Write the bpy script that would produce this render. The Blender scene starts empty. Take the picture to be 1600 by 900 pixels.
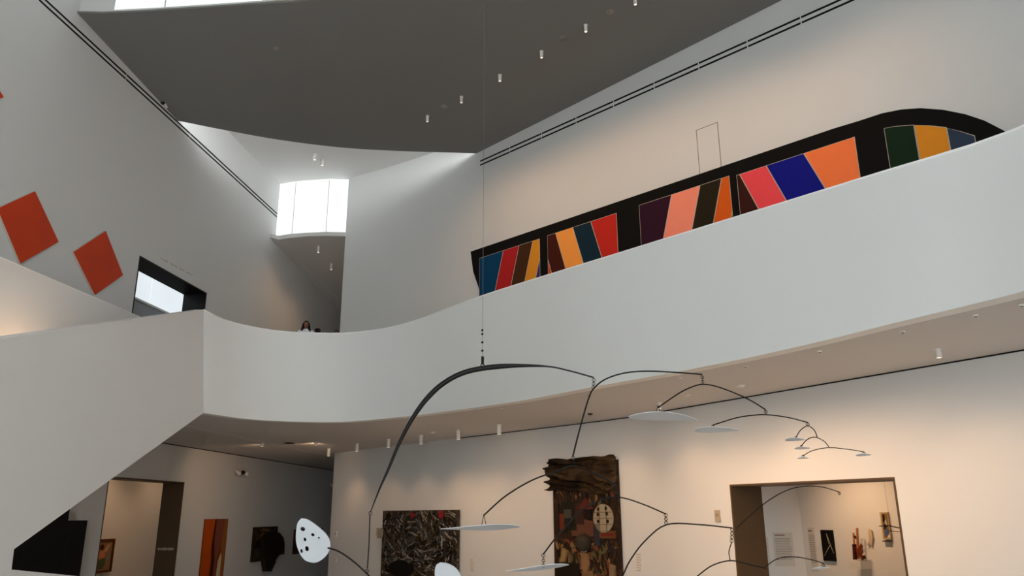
import bpy, bmesh, math, random
from mathutils import Vector as V, Matrix
random.seed(7)
S = bpy.context.scene
COL = S.collection

# ------------------------------------------------------------------ camera
FPX, HC = 1202.0, 3.4
TH, ROLL = math.atan(353 / FPX), math.radians(0.33)
CAM = V((0, 0, HC))
FW = V((0, math.cos(TH), math.sin(TH)))
_r0 = V((1, 0, 0)); _u0 = _r0.cross(FW)
RT = _r0 * math.cos(ROLL) - _u0 * math.sin(ROLL)
UP = _u0 * math.cos(ROLL) + _r0 * math.sin(ROLL)
cam = bpy.data.objects.new('camera', bpy.data.cameras.new('camera')); COL.objects.link(cam)
cam.data.sensor_width = 36; cam.data.lens = FPX / 1600 * 36
cam.data.clip_start = 0.1; cam.data.clip_end = 300
m = Matrix.Identity(4)
for i in range(3):
    m[i][0] = RT[i]; m[i][1] = UP[i]; m[i][2] = -FW[i]; m[i][3] = CAM[i]
cam.matrix_world = m
S.camera = cam

# ------------------------------------------------------------------ world, exposure
W = bpy.data.worlds.new('world'); S.world = W; W.use_nodes = True
W.node_tree.nodes['Background'].inputs[0].default_value = (0.80, 0.88, 1.0, 1)
W.node_tree.nodes['Background'].inputs[1].default_value = 0.25
S.view_settings.view_transform = 'Standard'; S.view_settings.look = 'None'
S.view_settings.gamma = 1.0; S.view_settings.use_curve_mapping = False
S.view_settings.exposure = 0.05
SKY = .12
SKY_FACADE = 11.6             # glow of the added, unseen glazing behind the camera
SKY_FRONT = .88       # clerestory above the dark ceiling's front edge
SKY_WELL = 5.8        # light well behind the dark ceiling
SKY_BACK = .76
LOW_POWER, UP_POWER = .41, .13
SPOT_WARM = (1.0, 0.62, 0.35)

# ------------------------------------------------------------------ pixel <-> place
def ray(u, v): return FW + RT * ((u - 800) / FPX) + UP * ((450 - v) / FPX)
def at_z(u, v, z):
    r = ray(u, v); return CAM + r * ((z - HC) / r.z)
def at_y(u, v, y):
    r = ray(u, v); return CAM + r * (y / r.y)
def on_pl(u, v, P, n):
    r = ray(u, v); return CAM + r * ((V(P) - CAM).dot(n) / r.dot(n))

# ------------------------------------------------------------------ mesh helpers
WL = {}
def mesh(name, verts, faces, mat, parent=None, smooth=False, angle=40, keep=False):
    verts = [V(v) for v in verts]
    if parent is not None: o0 = WL[parent.name]
    elif keep: o0 = V((0, 0, 0))
    else:
        xs = [v.x for v in verts]; ys = [v.y for v in verts]; zs = [v.z for v in verts]
        o0 = V(((min(xs) + max(xs)) / 2, (min(ys) + max(ys)) / 2, min(zs)))
    me = bpy.data.meshes.new(name)
    me.from_pydata([v - o0 for v in verts], [], faces)
    bm = bmesh.new(); bm.from_mesh(me)
    bmesh.ops.recalc_face_normals(bm, faces=bm.faces[:]); bm.to_mesh(me); bm.free()
    if smooth:
        me.polygons.foreach_set('use_smooth', [True] * len(me.polygons))
        me.set_sharp_from_angle(angle=math.radians(angle))
    me.materials.append(mat)
    o = bpy.data.objects.new(name, me); COL.objects.link(o)
    if parent is None: o.location = o0; WL[o.name] = o0
    else: o.parent = parent; WL[o.name] = o0
    return o
def empty(name, loc):
    o = bpy.data.objects.new(name, None); COL.objects.link(o)
    o.location = loc; o.empty_display_size = .1; WL[o.name] = V(loc); return o
def tag(o, label, cat, group=None, kind=None):
    o['label'] = label; o['category'] = cat
    if group: o['group'] = group
    if kind: o['kind'] = kind
    return o
def struct(o, label=None, cat=None):
    o['kind'] = 'structure'
    if label: o['label'] = label
    if cat: o['category'] = cat
    return o

class G:                      # geometry collector
    def __init__(s): s.v = []; s.f = []
    def add(s, vs, fs):
        b = len(s.v); s.v += [V(q) for q in vs]; s.f += [tuple(b + i for i in f) for f in fs]; return s
    def prism(s, poly, ext):
        n = len(poly); poly = [V(p) for p in poly]; ext = V(ext)
        return s.add(poly + [p + ext for p in poly],
              [tuple(range(n))[::-1], tuple(range(n, 2 * n))] + [(i, (i + 1) % n, n + (i + 1) % n, n + i) for i in range(n)])
    def box(s, c, ax, ay, az):            # centre + three half axes
        c, ax, ay, az = V(c), V(ax), V(ay), V(az)
        return s.prism([c - ax - ay - az, c + ax - ay - az, c + ax + ay - az, c - ax + ay - az], az * 2)
    def tube(s, pts, rad, n=8):
        pts = [V(p) for p in pts]
        if not hasattr(rad, '__len__'): rad = [rad] * len(pts)
        b = len(s.v); ref = None
        for i, p in enumerate(pts):
            t = (pts[min(i + 1, len(pts) - 1)] - pts[max(i - 1, 0)]).normalized()
            if ref is None:
                ref = V((0, 1, 0)) if abs(t.y) < .9 else V((1, 0, 0))
            a = (ref - t * ref.dot(t)).normalized(); c = t.cross(a); ref = a
            for k in range(n):
                w = 2 * math.pi * k / n
                s.v.append(p + (a * math.cos(w) + c * math.sin(w)) * rad[i])
        for i in range(len(pts) - 1):
            for k in range(n):
                s.f.append((b + i * n + k, b + i * n + (k + 1) % n, b + (i + 1) * n + (k + 1) % n, b + (i + 1) * n + k))
        s.f.append(tuple(b + k for k in range(n))[::-1]); s.f.append(tuple(b + (len(pts) - 1) * n + k for k in range(n)))
        return s
    def lathe(s, c, prof, axis=(0, 0, 1), n=16):
        c = V(c); ax = V(axis).normalized()
        a = (V((1, 0, 0)) if abs(ax.x) < .9 else V((0, 1, 0))); a = (a - ax * a.dot(ax)).normalized(); d = ax.cross(a)
        b = len(s.v)
        for r, h in prof:
            for k in range(n):
                w = 2 * math.pi * k / n
                s.v.append(c + ax * h + (a * math.cos(w) + d * math.sin(w)) * r)
        for i in range(len(prof) - 1):
            for k in range(n):
                s.f.append((b + i * n + k, b + i * n + (k + 1) % n, b + (i + 1) * n + (k + 1) % n, b + (i + 1) * n + k))
        s.f.append(tuple(b + k for k in range(n))[::-1]); s.f.append(tuple(b + (len(prof) - 1) * n + k for k in range(n)))
        return s
    def ring(s, c, nrm, R, r, n=14, k=6):
        c = V(c); ax = V(nrm).normalized(); a = V((0, 0, 1)) if abs(ax.z) < .9 else V((1, 0, 0))
        a = (a - ax * a.dot(ax)).normalized(); d = ax.cross(a); b = len(s.v)
        for i in range(n):
            w = 2 * math.pi * i / n; e = a * math.cos(w) + d * math.sin(w)
            for j in range(k):
                q = 2 * math.pi * j / k
                s.v.append(c + e * (R + r * math.cos(q)) + ax * r * math.sin(q))
        for i in range(n):
            for j in range(k):
                s.f.append((b + i * k + j, b + ((i + 1) % n) * k + j, b + ((i + 1) % n) * k + (j + 1) % k, b + i * k + (j + 1) % k))
        return s
    def ball(s, c, rx, ry, rz, nu=14, nv=10, fn=None):
        c = V(c); b = len(s.v)
        for j in range(nv + 1):
            p = math.pi * j / nv
            for i in range(nu):
                w = 2 * math.pi * i / nu
                q = V((math.sin(p) * math.cos(w), math.sin(p) * math.sin(w), math.cos(p)))
                if fn: q = fn(q)
                s.v.append(c + V((q.x * rx, q.y * ry, q.z * rz)))
        for j in range(nv):
            for i in range(nu):
                s.f.append((b + j * nu + i, b + j * nu + (i + 1) % nu, b + (j + 1) * nu + (i + 1) % nu, b + (j + 1) * nu + i))
        return s
    def build(s, name, mat, parent=None, smooth=False, angle=40, keep=False):
        return mesh(name, s.v, s.f, mat, parent, smooth, angle, keep)

def catmull(P, n=6):
    P = [V(p) for p in P]; Q = [P[0] * 2 - P[1]] + P + [P[-1] * 2 - P[-2]]; out = []
    for i in range(1, len(Q) - 2):
        for k in range(n):
            t = k / n; a, b, c, d = Q[i - 1], Q[i], Q[i + 1], Q[i + 2]
            out.append(.5 * ((2 * b) + (c - a) * t + (2 * a - 5 * b + 4 * c - d) * t * t + (3 * b - a - 3 * c + d) * t ** 3))
    out.append(P[-1]); return out

# ------------------------------------------------------------------ materials
def srgb(r, g, b):
    f = lambda c: (c / 255 / 12.92) if c <= 10 else ((c / 255 + .055) / 1.055) ** 2.4
    return (f(r), f(g), f(b), 1)
MATS = {}
def paint(name, col, rough=.6, var=.03, scale=3.0, bump=0.0, metal=0.0, bscale=120, spec=.3):
    if name in MATS: return MATS[name]
    M = bpy.data.materials.new(name); M.use_nodes = True; N = M.node_tree.nodes; L = M.node_tree.links
    b = N['Principled BSDF']; b.inputs['Roughness'].default_value = rough; b.inputs['Metallic'].default_value = metal
    b.inputs['Specular IOR Level'].default_value = spec
    tc = N.new('ShaderNodeTexCoord'); nz = N.new('ShaderNodeTexNoise'); nz.inputs['Scale'].default_value = scale
    nz.inputs['Detail'].default_value = 4
    L.new(tc.outputs['Object'], nz.inputs['Vector'])
    mx = N.new('ShaderNodeMix'); mx.data_type = 'RGBA'
    mx.inputs[6].default_value = tuple(c * (1 - var) for c in col[:3]) + (1,)
    mx.inputs[7].default_value = tuple(min(1, c * (1 + var)) for c in col[:3]) + (1,)
    L.new(nz.outputs['Fac'], mx.inputs[0]); L.new(mx.outputs[2], b.inputs['Base Color'])
    if bump:
        n2 = N.new('ShaderNodeTexNoise'); n2.inputs['Scale'].default_value = bscale
        L.new(tc.outputs['Object'], n2.inputs['Vector'])
        bp = N.new('ShaderNodeBump'); bp.inputs['Strength'].default_value = bump; bp.inputs['Distance'].default_value = .01
        L.new(n2.outputs['Fac'], bp.inputs['Height']); L.new(bp.outputs['Normal'], b.inputs['Normal'])
    MATS[name] = M; return M
def glow(name, col, strength, var=.04):
    M = bpy.data.materials.new(name); M.use_nodes = True; N = M.node_tree.nodes; L = M.node_tree.links
    b = N['Principled BSDF']; b.inputs['Base Color'].default_value = (.5, .52, .52, 1); b.inputs['Roughness'].default_value = .3
    tc = N.new('ShaderNodeTexCoord'); nz = N.new('ShaderNodeTexNoise'); nz.inputs['Scale'].default_value = .7
    L.new(tc.outputs['Object'], nz.inputs['Vector'])
    mp = N.new('ShaderNodeMapRange'); mp.inputs['To Min'].default_value = strength * (1 - var); mp.inputs['To Max'].default_value = strength * (1 + var)
    L.new(nz.outputs['Fac'], mp.inputs['Value']); L.new(mp.outputs[0], b.inputs['Emission Strength'])
    b.inputs['Emission Color'].default_value = col; return M
def mottled(name, cols, scale=8, detail=6, dist=1.5, vor=0):       # many-coloured painted or collaged surface
    M = bpy.data.materials.new(name); M.use_nodes = True; N = M.node_tree.nodes; L = M.node_tree.links
    b = N['Principled BSDF']; b.inputs['Roughness'].default_value = .75; b.inputs['Specular IOR Level'].default_value = .15
    tc = N.new('ShaderNodeTexCoord'); nz = N.new('ShaderNodeTexNoise'); nz.inputs['Scale'].default_value = scale
    nz.inputs['Detail'].default_value = detail; nz.inputs['Distortion'].default_value = dist
    L.new(tc.outputs['Object'], nz.inputs['Vector']); src = nz.outputs['Fac']
    rp = N.new('ShaderNodeValToRGB'); rp.color_ramp.interpolation = 'CONSTANT' if vor else 'LINEAR'
    e = rp.color_ramp.elements
    while len(e) > 1: e.remove(e[-1])
    e[0].position = .30; e[0].color = cols[0]
    for i, c in enumerate(cols[1:], 1):
        q = e.new(.30 + .40 * i / (len(cols) - 1)); q.color = c
    L.new(src, rp.inputs['Fac']); L.new(rp.outputs['Color'], b.inputs['Base Color']); return M

WHITE = paint('white_wall_paint', (.68, .68, .665, 1), .75, .015, .6, .05)
CEIL = paint('ceiling_plaster_shaded', (.21, .21, .205, 1), .8, .02, .5)  # darker than white paint: the shell's shade is put into the grey
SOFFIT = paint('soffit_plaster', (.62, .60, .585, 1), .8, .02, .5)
PARA = paint('parapet_plaster', (.86, .86, .84, 1), .7, .012, .5, .04)
CAP = paint('parapet_cap', (.93, .93, .91, 1), .4, .01)
FLOORM = paint('terrazzo_floor', (.68, .64, .58, 1), .45, .06, 12)
BLACK = paint('black_metal', srgb(14, 13, 13), .45, .1)
BRONZE = paint('dark_bronze_metal', srgb(84, 66, 48), .5, .12, 2)
SLOT = paint('slot_black', srgb(9, 9, 9), .9, .05)
WIRE = paint('blackened_wire', srgb(13, 12, 12), .55, .1)
PLATE = paint('white_sheet_metal', srgb(212, 216, 221), .5, .02)
FIX = paint('fixture_white', srgb(225, 222, 216), .4, .03)
DARKFIX = paint('fixture_dark', srgb(35, 33, 32), .5, .1)
JOINT = paint('panel_joint', srgb(120, 112, 100), .9, .03)
INNER = paint('gallery_wall_paint', (.78, .77, .75, 1), .75, .015, .6)

# ------------------------------------------------------------------ plan of the place (metres)
Z2B, Z2 = 6.0, 7.4           # upper storey slab: underside, deck
K = .76
dUL = V((.11, 1, 0)).normalized(); nUL = V((dUL.y, -dUL.x, 0)); pUL = V((-12.93 * K, 29 * K, 0))
dWL = dUL.copy(); nWL = nUL.copy(); pWL = V((-12.93, 29, 0))
dUR = V((1.036, -1, 0)).normalized(); nUR = V((dUR.y, -dUR.x, 0)); pUR = at_y(750, 257, 24.0); pUR.z = 0
def UL(u, v): return on_pl(u, v, pUL, nUL)
def LL(u, v): return on_pl(u, v, pWL, nWL)
def UR(u, v): return on_pl(u, v, pUR, nUR)

def wall_flat(name, P, d, n, s0, s1, z0, z1, th, opens, mat):
    """flat wall with rectangular openings, thickness away from n"""
    g = G(); P = V((P.x, P.y, 0))
    xs = sorted({s0, s1} | {o[0] for o in opens} | {o[1] for o in opens}); zs = sorted({z0, z1} | {o[2] for o in opens} | {o[3] for o in opens})
    idx = {}
    def vid(i, j, b):
        if (i, j, b) not in idx:
            idx[(i, j, b)] = len(g.v); g.v.append(P + d * xs[i] + V((0, 0, zs[j])) - n * (th if b else 0))
        return idx[(i, j, b)]
    solid = lambda i, j: 0 <= i < len(xs) - 1 and 0 <= j < len(zs) - 1 and not any(
        o[0] <= (xs[i] + xs[i + 1]) / 2 <= o[1] and o[2] <= (zs[j] + zs[j + 1]) / 2 <= o[3] for o in opens)
    for i in range(len(xs) - 1):
        for j in range(len(zs) - 1):
            if not solid(i, j): continue
            for b in (0, 1): g.f.append((vid(i, j, b), vid(i + 1, j, b), vid(i + 1, j + 1, b), vid(i, j + 1, b)))
            for (a, c, e) in (((i - 1, j), (i, j), (i, j + 1)), ((i + 1, j), (i + 1, j), (i + 1, j + 1)), ((i, j - 1), (i, j), (i + 1, j)), ((i, j + 1), (i, j + 1), (i + 1, j + 1))):
                if not solid(*a): g.f.append((vid(*c, 0), vid(*e, 0), vid(*e, 1), vid(*c, 1)))
    return struct(g.build(name, mat, keep=True))
def strip_wall(name, pts, z0, z1, th, mat, smooth=True):
    """wall along a plan curve; th to the left of travel"""
    g = G(); n = len(pts); pts = [V((p.x, p.y, 0)) for p in pts]
    for i, p in enumerate(pts):
        t = (pts[min(i + 1, n - 1)] - pts[max(i - 1, 0)]).normalized(); o = V((-t.y, t.x, 0)) * th
        g.v += [p + V((0, 0, z0)), p + V((0, 0, z1)), p + o + V((0, 0, z1)), p + o + V((0, 0, z0))]
    for i in range(n - 1):
        for k in range(4): g.f.append((4 * i + k, 4 * i + (k + 1) % 4, 4 * i + 4 + (k + 1) % 4, 4 * i + 4 + k))
    g.f += [(0, 1, 2, 3), (4 * n - 4, 4 * n - 3, 4 * n - 2, 4 * n - 1)]
    return struct(g.build(name, mat, smooth=smooth, keep=True))
sOf = lambda p, P, d: (V((p.x, p.y, 0)) - V((P.x, P.y, 0))).dot(d)

# ------------------------------------------------------------------ floor, outer shell
struct(G().box((0, 21, -.1), (32, 0, 0), (0, 39, 0), (0, 0, .1)).build('floor', FLOORM, keep=True))
wall_flat('wall_behind', V((0, -16, 0)), V((1, 0, 0)), V((0, 1, 0)), -22, 24, 0, 19.4, .3, [(-3, 7.5, .6, 9.6)], WHITE)
GL_FACADE = glow('added_glass_facade', (.91, .97, 1, 1), SKY_FACADE)
facade = struct(G().box((2.25, -16.15, .65), (5.25, 0, 0), (0, .12, 0), (0, 0, .05)).build('window_added', FIX, keep=True))  # added unseen glazing that throws daylight on the balcony wall
for i in range(5):
    for j in range(3):
        G().box((-1.95 + 2.1 * i, -16.12, 2.18 + 2.96 * j), (1.035, 0, 0), (0, .02, 0), (0, 0, 1.46)).build('pane', GL_FACADE, facade)
struct(G().box((23, 17, 9.7), (.2, 0, 0), (0, 33.2, 0), (0, 0, 9.7)).build('wall_outer_right', WHITE, keep=True))
struct(G().box((-20, 21, 3), (.2, 0, 0), (0, 37, 0), (0, 0, 3)).build('wall_outer_left', WHITE, keep=True))
struct(G().box((0, 58, 3), (24, 0, 0), (0, .2, 0), (0, 0, 3)).build('wall_outer_back', WHITE, keep=True))

# upper storey slab, front edge = parapet curve
par_px = [(318, 645), (380, 654), (450, 658.5), (540, 659), (640, 650), (720, 640), (820, 625), (925, 605), (1085, 576), (1250, 541), (1400, 504), (1600, 455)]
pb = [at_z(u, v, Z2B) for u, v in par_px] + [V((6.95, 7.2, Z2B)), V((7.5, 4.5, Z2B)), V((7.9, 0, Z2B)), V((8.0, -7, Z2B)), V((8.0, -15.9, Z2B))]
par_top = [(318, 485), (343, 498), (380, 509), (440, 519), (500, 521.5), (540, 521.5), (600, 514.5), (660, 498.5), (755, 463), (1000, 387), (1345, 281), (1600, 199)]
pt = [at_z(u, v, 8.5) for u, v in par_top] + [V((7.75, 7.4, 8.5)), V((8.2, 4.5, 8.5)), V((8.5, 0, 8.5)), V((8.6, -7, 8.5)), V((8.6, -15.9, 8.5))]
def resample(c, n):
    c = catmull(c, 10); L = [0]
    for a, b in zip(c, c[1:]): L.append(L[-1] + (b - a).length)
    out = []; j = 0
    for i in range(n):
        t = L[-1] * i / (n - 1)
        while j < len(L) - 2 and L[j + 1] < t: j += 1
        out.append(c[j].lerp(c[j + 1], max(0, min(1, (t - L[j]) / (L[j + 1] - L[j])))))
    return out
# pair the lower and upper edge by direction from the camera
NB = 90
lo = resample(pb, 400); hi = resample(pt, 400)
ang = lambda p: math.atan2(p.x, p.y)
def by_angle(c, n):
    out = []
    a0, a1 = ang(c[0]), ang(c[-1])
    return [min(c, key=lambda p: abs(ang(p) - (a0 + (a1 - a0) * i / (n - 1)))) for i in range(n)]
PB = resample(pb, NB); PT = resample(pt, NB)
PT[0] = on_pl(318, 485, V((PB[0].x, 0, 0)), V((1, 0, 0)))
nrm = []
for i in range(NB):
    t = (PT[min(i + 1, NB - 1)] - PT[max(i - 1, 0)]); t.z = 0; t.normalize(); nrm.append(V((-t.y, t.x, 0)))
g = G()
for a, b in zip(PB, PT): g.v += [a, b]
for i in range(NB): g.v += [PT[i] + nrm[i] * .22, PB[i] + nrm[i] * .3]
for i in range(NB - 1):
    a, b, c, d = 2 * i, 2 * i + 1, 2 * NB + 2 * i, 2 * NB + 2 * i + 1
    g.f += [(a, a + 2, b + 2, b), (b, b + 2, c + 2, c), (c, c + 2, d + 2, d), (d, d + 2, a + 2, a)]
g.f += [(0, 1, 2 * NB, 2 * NB + 1), (2 * NB - 2, 2 * NB - 1, 4 * NB - 2, 4 * NB - 1)]
parapet = struct(g.build('wall_balcony', PARA, smooth=True, angle=30, keep=True))
g = G()                                   # thin cap on the balcony wall
for i in range(NB):
    p = PT[i]; n_ = nrm[i]
    g.v += [p - n_ * .012, p - n_ * .012 + V((0, 0, .035)), p + n_ * .235 + V((0, 0, .035)), p + n_ * .235]
for i in range(NB - 1):
    for k in range(4): g.f.append((4 * i + k, 4 * i + (k + 1) % 4, 4 * i + 4 + (k + 1) % 4, 4 * i + 4 + k))
g.f += [(0, 1, 2, 3), (4 * NB - 4, 4 * NB - 3, 4 * NB - 2, 4 * NB - 1)]
g.build('cap', CAP, parapet, smooth=True, angle=30)

front = [V((p.x, p.y, 0)) + n_ * .16 for p, n_ in zip(PB, nrm)]
poly = [V((p.x, p.y, Z2B + .002)) for p in front] + [V((22.5, -15.9, Z2B)), V((22.5, 58, Z2B)), V((-19.8, 58, Z2B)), V((-19.8, 20.3, Z2B))]
struct(G().prism(poly, (0, 0, .08)).build('ceiling_soffit', SOFFIT, keep=True))
front2 = [a.lerp(b, .52) + n_ * .13 for a, b, n_ in zip(PB, PT, nrm)]
poly2 = [V((p.x, p.y, 7.3)) for p in front2] + [V((22.5, -15.9, 7.3)), V((22.5, 58, 7.3)), V((-14, 58, 7.3)), V((-14, 20.3, 7.3))]
struct(G().prism(poly2, (0, 0, .1)).build('floor_upper', FLOORM, keep=True))

# stair wall on the left (plane x = const, running towards the viewer)
XS = PB[0].x
nX = V((1, 0, 0))
def SX(u, v, x=XS): return on_pl(u, v, V((x, 0, 0)), nX)
k0, k1 = PT[0].copy(), PB[0].copy(); k0.x = XS; k1.x = XS
sp = [SX(318, 485), SX(0, 530), SX(-70, 540), SX(-70, 960), SX(260, 960), SX(140, 902), SX(18, 890), SX(22, 858), SX(318, 645)]
stairw = struct(G().prism(sp, (-.22, 0, 0)).build('wall_stair', PARA, keep=True))
a, b = SX(318, 485), SX(-70, 540)
G().prism([a + V((.012, 0, 0)), b + V((.012, 0, 0)), b + V((.012, 0, .022)), a + V((.012, 0, .022))], (-.245, 0, 0)).build('cap', CAP, stairw)
# second stair wall behind it
XB = -9.45
sp = [SX(222, 498, XB), SX(0, 403, XB), SX(-60, 378, XB)]
sp += [V((XB, sp[-1].y, 6.2)), V((XB, sp[0].y, 6.2))]
st2 = struct(G().prism(sp, (-.2, 0, 0)).build('wall_stair_inner', PARA, keep=True))
G().prism([sp[0] + V((.012, 0, 0)), sp[2] + V((.012, 0, 0)), sp[2] + V((.012, 0, .03)), sp[0] + V((.012, 0, .03))], (-.23, 0, 0)).build('cap', CAP, st2)

# ------------------------------------------------------------------ upper left wall with dark portal
uA, uB = UL(218, 400), UL(323, 457)
s0, s1 = sOf(uA, pUL, dUL), sOf(uB, pUL, dUL); zt = (uA.z + uB.z) / 2
wall_flat('wall_upper_left', pUL, dUL, nUL, -38.5, 16, Z2B, 19.3, .35, [(s0, s1, Z2 + .0, zt)], WHITE)
def liner(name, P, d, n, s0, s1, z0, z1, depth, mat, th=.04):
    g = G(); P = V((P.x, P.y, 0)); zc = V((0, 0, 1)); h = (z1 - z0) / 2
    mid = P - n * (depth / 2 - .01)
    o = struct(g.box(mid + d * ((s0 + s1) / 2) + zc * (z1 - th / 2), d * ((s1 - s0) / 2), n * (depth / 2), zc * (th / 2)).build(name, mat, keep=True))
    for s in (s0 + th / 2, s1 - th / 2):
        G().box(mid + d * s + zc * (z0 + h - th / 2), d * (th / 2), n * (depth / 2), zc * (h - th / 2)).build('jamb', mat, o)
    return o
liner('door_1', pUL, dUL, nUL, s0, s1, Z2, zt, .75, BLACK)
GLASS_BACK = glow('translucent_glass_back', (.88, .95, 1, 1), .72, .1)
# gallery wall and glass seen through the portal
pU2 = pUL - nUL * 2.3
q = [on_pl(u, v, pU2, nUL) for u, v in [(210, 467), (258, 490), (225, 380), (300, 460)]]
zs_ = (q[0].z + q[1].z) / 2
sa = sOf(q[0], pU2, dUL)
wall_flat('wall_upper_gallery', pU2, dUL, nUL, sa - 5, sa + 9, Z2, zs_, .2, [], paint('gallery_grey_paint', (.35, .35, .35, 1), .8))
win3 = struct(G().box(V((pU2.x, pU2.y, 0)) + dUL * (sa + 2) + V((0, 0, zs_ + .03)), dUL * 7, nUL * .06, V((0, 0, .03))).build('window_3', FIX, keep=True))
for k in range(7):
    G().box(V((pU2.x, pU2.y, 0)) + dUL * (sa - 4.2 + 2 * k) + V((0, 0, zs_ + 1.66)), dUL * .992, nUL * .02, V((0, 0, 1.6))).build('pane', GLASS_BACK, win3)
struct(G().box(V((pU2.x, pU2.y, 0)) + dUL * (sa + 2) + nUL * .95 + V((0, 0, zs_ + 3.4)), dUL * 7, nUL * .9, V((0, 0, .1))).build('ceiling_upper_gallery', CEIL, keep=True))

# ------------------------------------------------------------------ upper right wall + curved return
urE = pUR + dUR * 27
cw = [at_z(545, 279, 15.98), at_z(610, 260, 15.98), at_z(680, 237, 15.98)]
plan = [V((p.x, p.y, 0)) for p in cw] + [pUR.copy(), pUR + dUR * 1.2, pUR + dUR * 2.4]
cv = catmull(plan, 8)
strip_wall('wall_upper_right', cv + [pUR + dUR * 12, urE], Z2, 19.3, .3, WHITE)
e0 = V((cw[0].x, cw[0].y, 0))
strip_wall('wall_passage_right', [V((-4.6, 37, 0)), e0 + V((.18, .35, 0)), e0 + V((.02, .02, 0))], Z2, 15.98, .22, WHITE, False)
struct(G().box((-6.4, 37.2, 11), (3.2, 0, 0), (0, .2, 0), (0, 0, 3.6)).build('wall_passage_back', WHITE, keep=True))

# ------------------------------------------------------------------ dark ceiling shell over the hall
bk = [((275, 188), 14.74), ((350, 203), 14.84), ((440, 219), 14.95), ((540, 231), 15.08), ((640, 236.5), 15.2), ((745, 239.5), 15.31)]
BK = resample([at_z(u, v, z) for (u, v), z in bk], 40)
fr = [at_z(u, v, z) for (u, v), z in [((119, 20), 15.1), ((175, 20.5), 15.12), ((300, 13.5), 15.15), ((400, 6.5), 15.18), ((490, 0), 15.2)]]
endR = V((pUR.x, pUR.y, 15.9)) + dUR * 18
fr += [V((-2.5, 15.1, 15.25)), V((2.5, 13.9, 15.4)), V((8, 12.0, 15.6)), endR]
FR = resample(fr, 40)
g = G(); R_ = 14
for j in range(R_ + 1):
    t = j / R_
    for i in range(40):
        g.v.append(FR[i].lerp(BK[i], t))
n1 = len(g.v); g.v += [p + V((0, 0, .05)) for p in g.v]
I = lambda j, i: j * 40 + i
for j in range(R_):
    for i in range(39):
        q = (I(j, i), I(j, i + 1), I(j + 1, i + 1), I(j + 1, i)); g.f += [q, tuple(n1 + k for k in q[::-1])]
for i in range(39):
    for j in (0, R_): g.f.append((I(j, i), I(j, i + 1), n1 + I(j, i + 1), n1 + I(j, i)))
for j in range(R_):
    for i in (0, 39): g.f.append((I(j, i), I(j + 1, i), n1 + I(j + 1, i), n1 + I(j, i)))
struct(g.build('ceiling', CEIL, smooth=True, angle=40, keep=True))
def on_shell(u, v):                     # ray against the shell underside
    best = None
    r = ray(u, v)
    for j in range(R_):
        for i in range(39):
            a, b, c, d = (FR[i].lerp(BK[i], j / R_), FR[i + 1].lerp(BK[i + 1], j / R_), FR[i + 1].lerp(BK[i + 1], (j + 1) / R_), FR[i].lerp(BK[i], (j + 1) / R_))
            from mathutils.geometry import intersect_ray_tri as irt
            h = irt(a, b, c, r, CAM) or irt(a, c, d, r, CAM)
            if h: return h
    return at_z(u, v, 15.2)

def glass_run(name, pts, z0s, z1, mat, gap=.011, frame=FIX):
    """window: a sill rail following pts with one pane per span"""
    g = G()
    for a, b in zip(pts, pts[1:]):
        d = (b - a); d.z = 0; d.normalize(); n = V((-d.y, d.x, 0))
        g.prism([a + n * .05, b + n * .05, b - n * .05, a - n * .05], (0, 0, .05))
    o = struct(g.build(name, frame, keep=True))
    for a, b in zip(pts, pts[1:]):
        d = (b - a); d2 = V((d.x, d.y, 0)).normalized(); n = V((-d2.y, d2.x, 0)); a2 = a + d.normalized() * gap + V((0, 0, .05)); b2 = b - d.normalized() * gap + V((0, 0, .05))
        G().prism([a2, b2, V((b2.x, b2.y, z1)), V((a2.x, a2.y, z1))], n * .02).build('pane', mat, o)
    for q in pts[1:-1]: G().box(V((q.x, q.y, (q.z + z1) / 2)), (.012, 0, 0), (0, .03, 0), (0, 0, (z1 - q.z) / 2 - .03)).build('mullion', frame, o)
    return o
GL_FRONT = glow('translucent_glass_front', (.90, .97, 1, 1), SKY_FRONT)
GL_WELL = glow('translucent_glass_well', (.94, .98, 1, 1), SKY_WELL)
GL_BACK = glow('translucent_glass_far', (.95, .99, 1, 1), SKY_BACK)
GL_ROOF = glow('translucent_glass_roof', (.95, .98, 1, 1), SKY)
up = V((0, 0, .05))
def front_at(u):
    return min(FR, key=lambda p: abs((800 + FPX * (p - CAM).dot(RT) / (p - CAM).dot(FW)) - u)) + up
c = catmull([p for p in fr], 20)
def fpt(u): return min(c, key=lambda p: abs((800 + FPX * (p - CAM).dot(RT) / (p - CAM).dot(FW)) - u)) + up + V((0, .06, 0))
glass_run('window_1', [fpt(175), fpt(253), fpt(411), fpt(570), fpt(740), fpt(900), fpt(1100), fpt(1300), fpt(1500)], None, 19.2, GL_FRONT)
a, b = fpt(112), fpt(174.5)
struct(G().prism([a, b, V((b.x, b.y, 19.3)), V((a.x, a.y, 19.3))], (0, .2, 0)).build('wall_clerestory', WHITE, keep=True))
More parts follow.
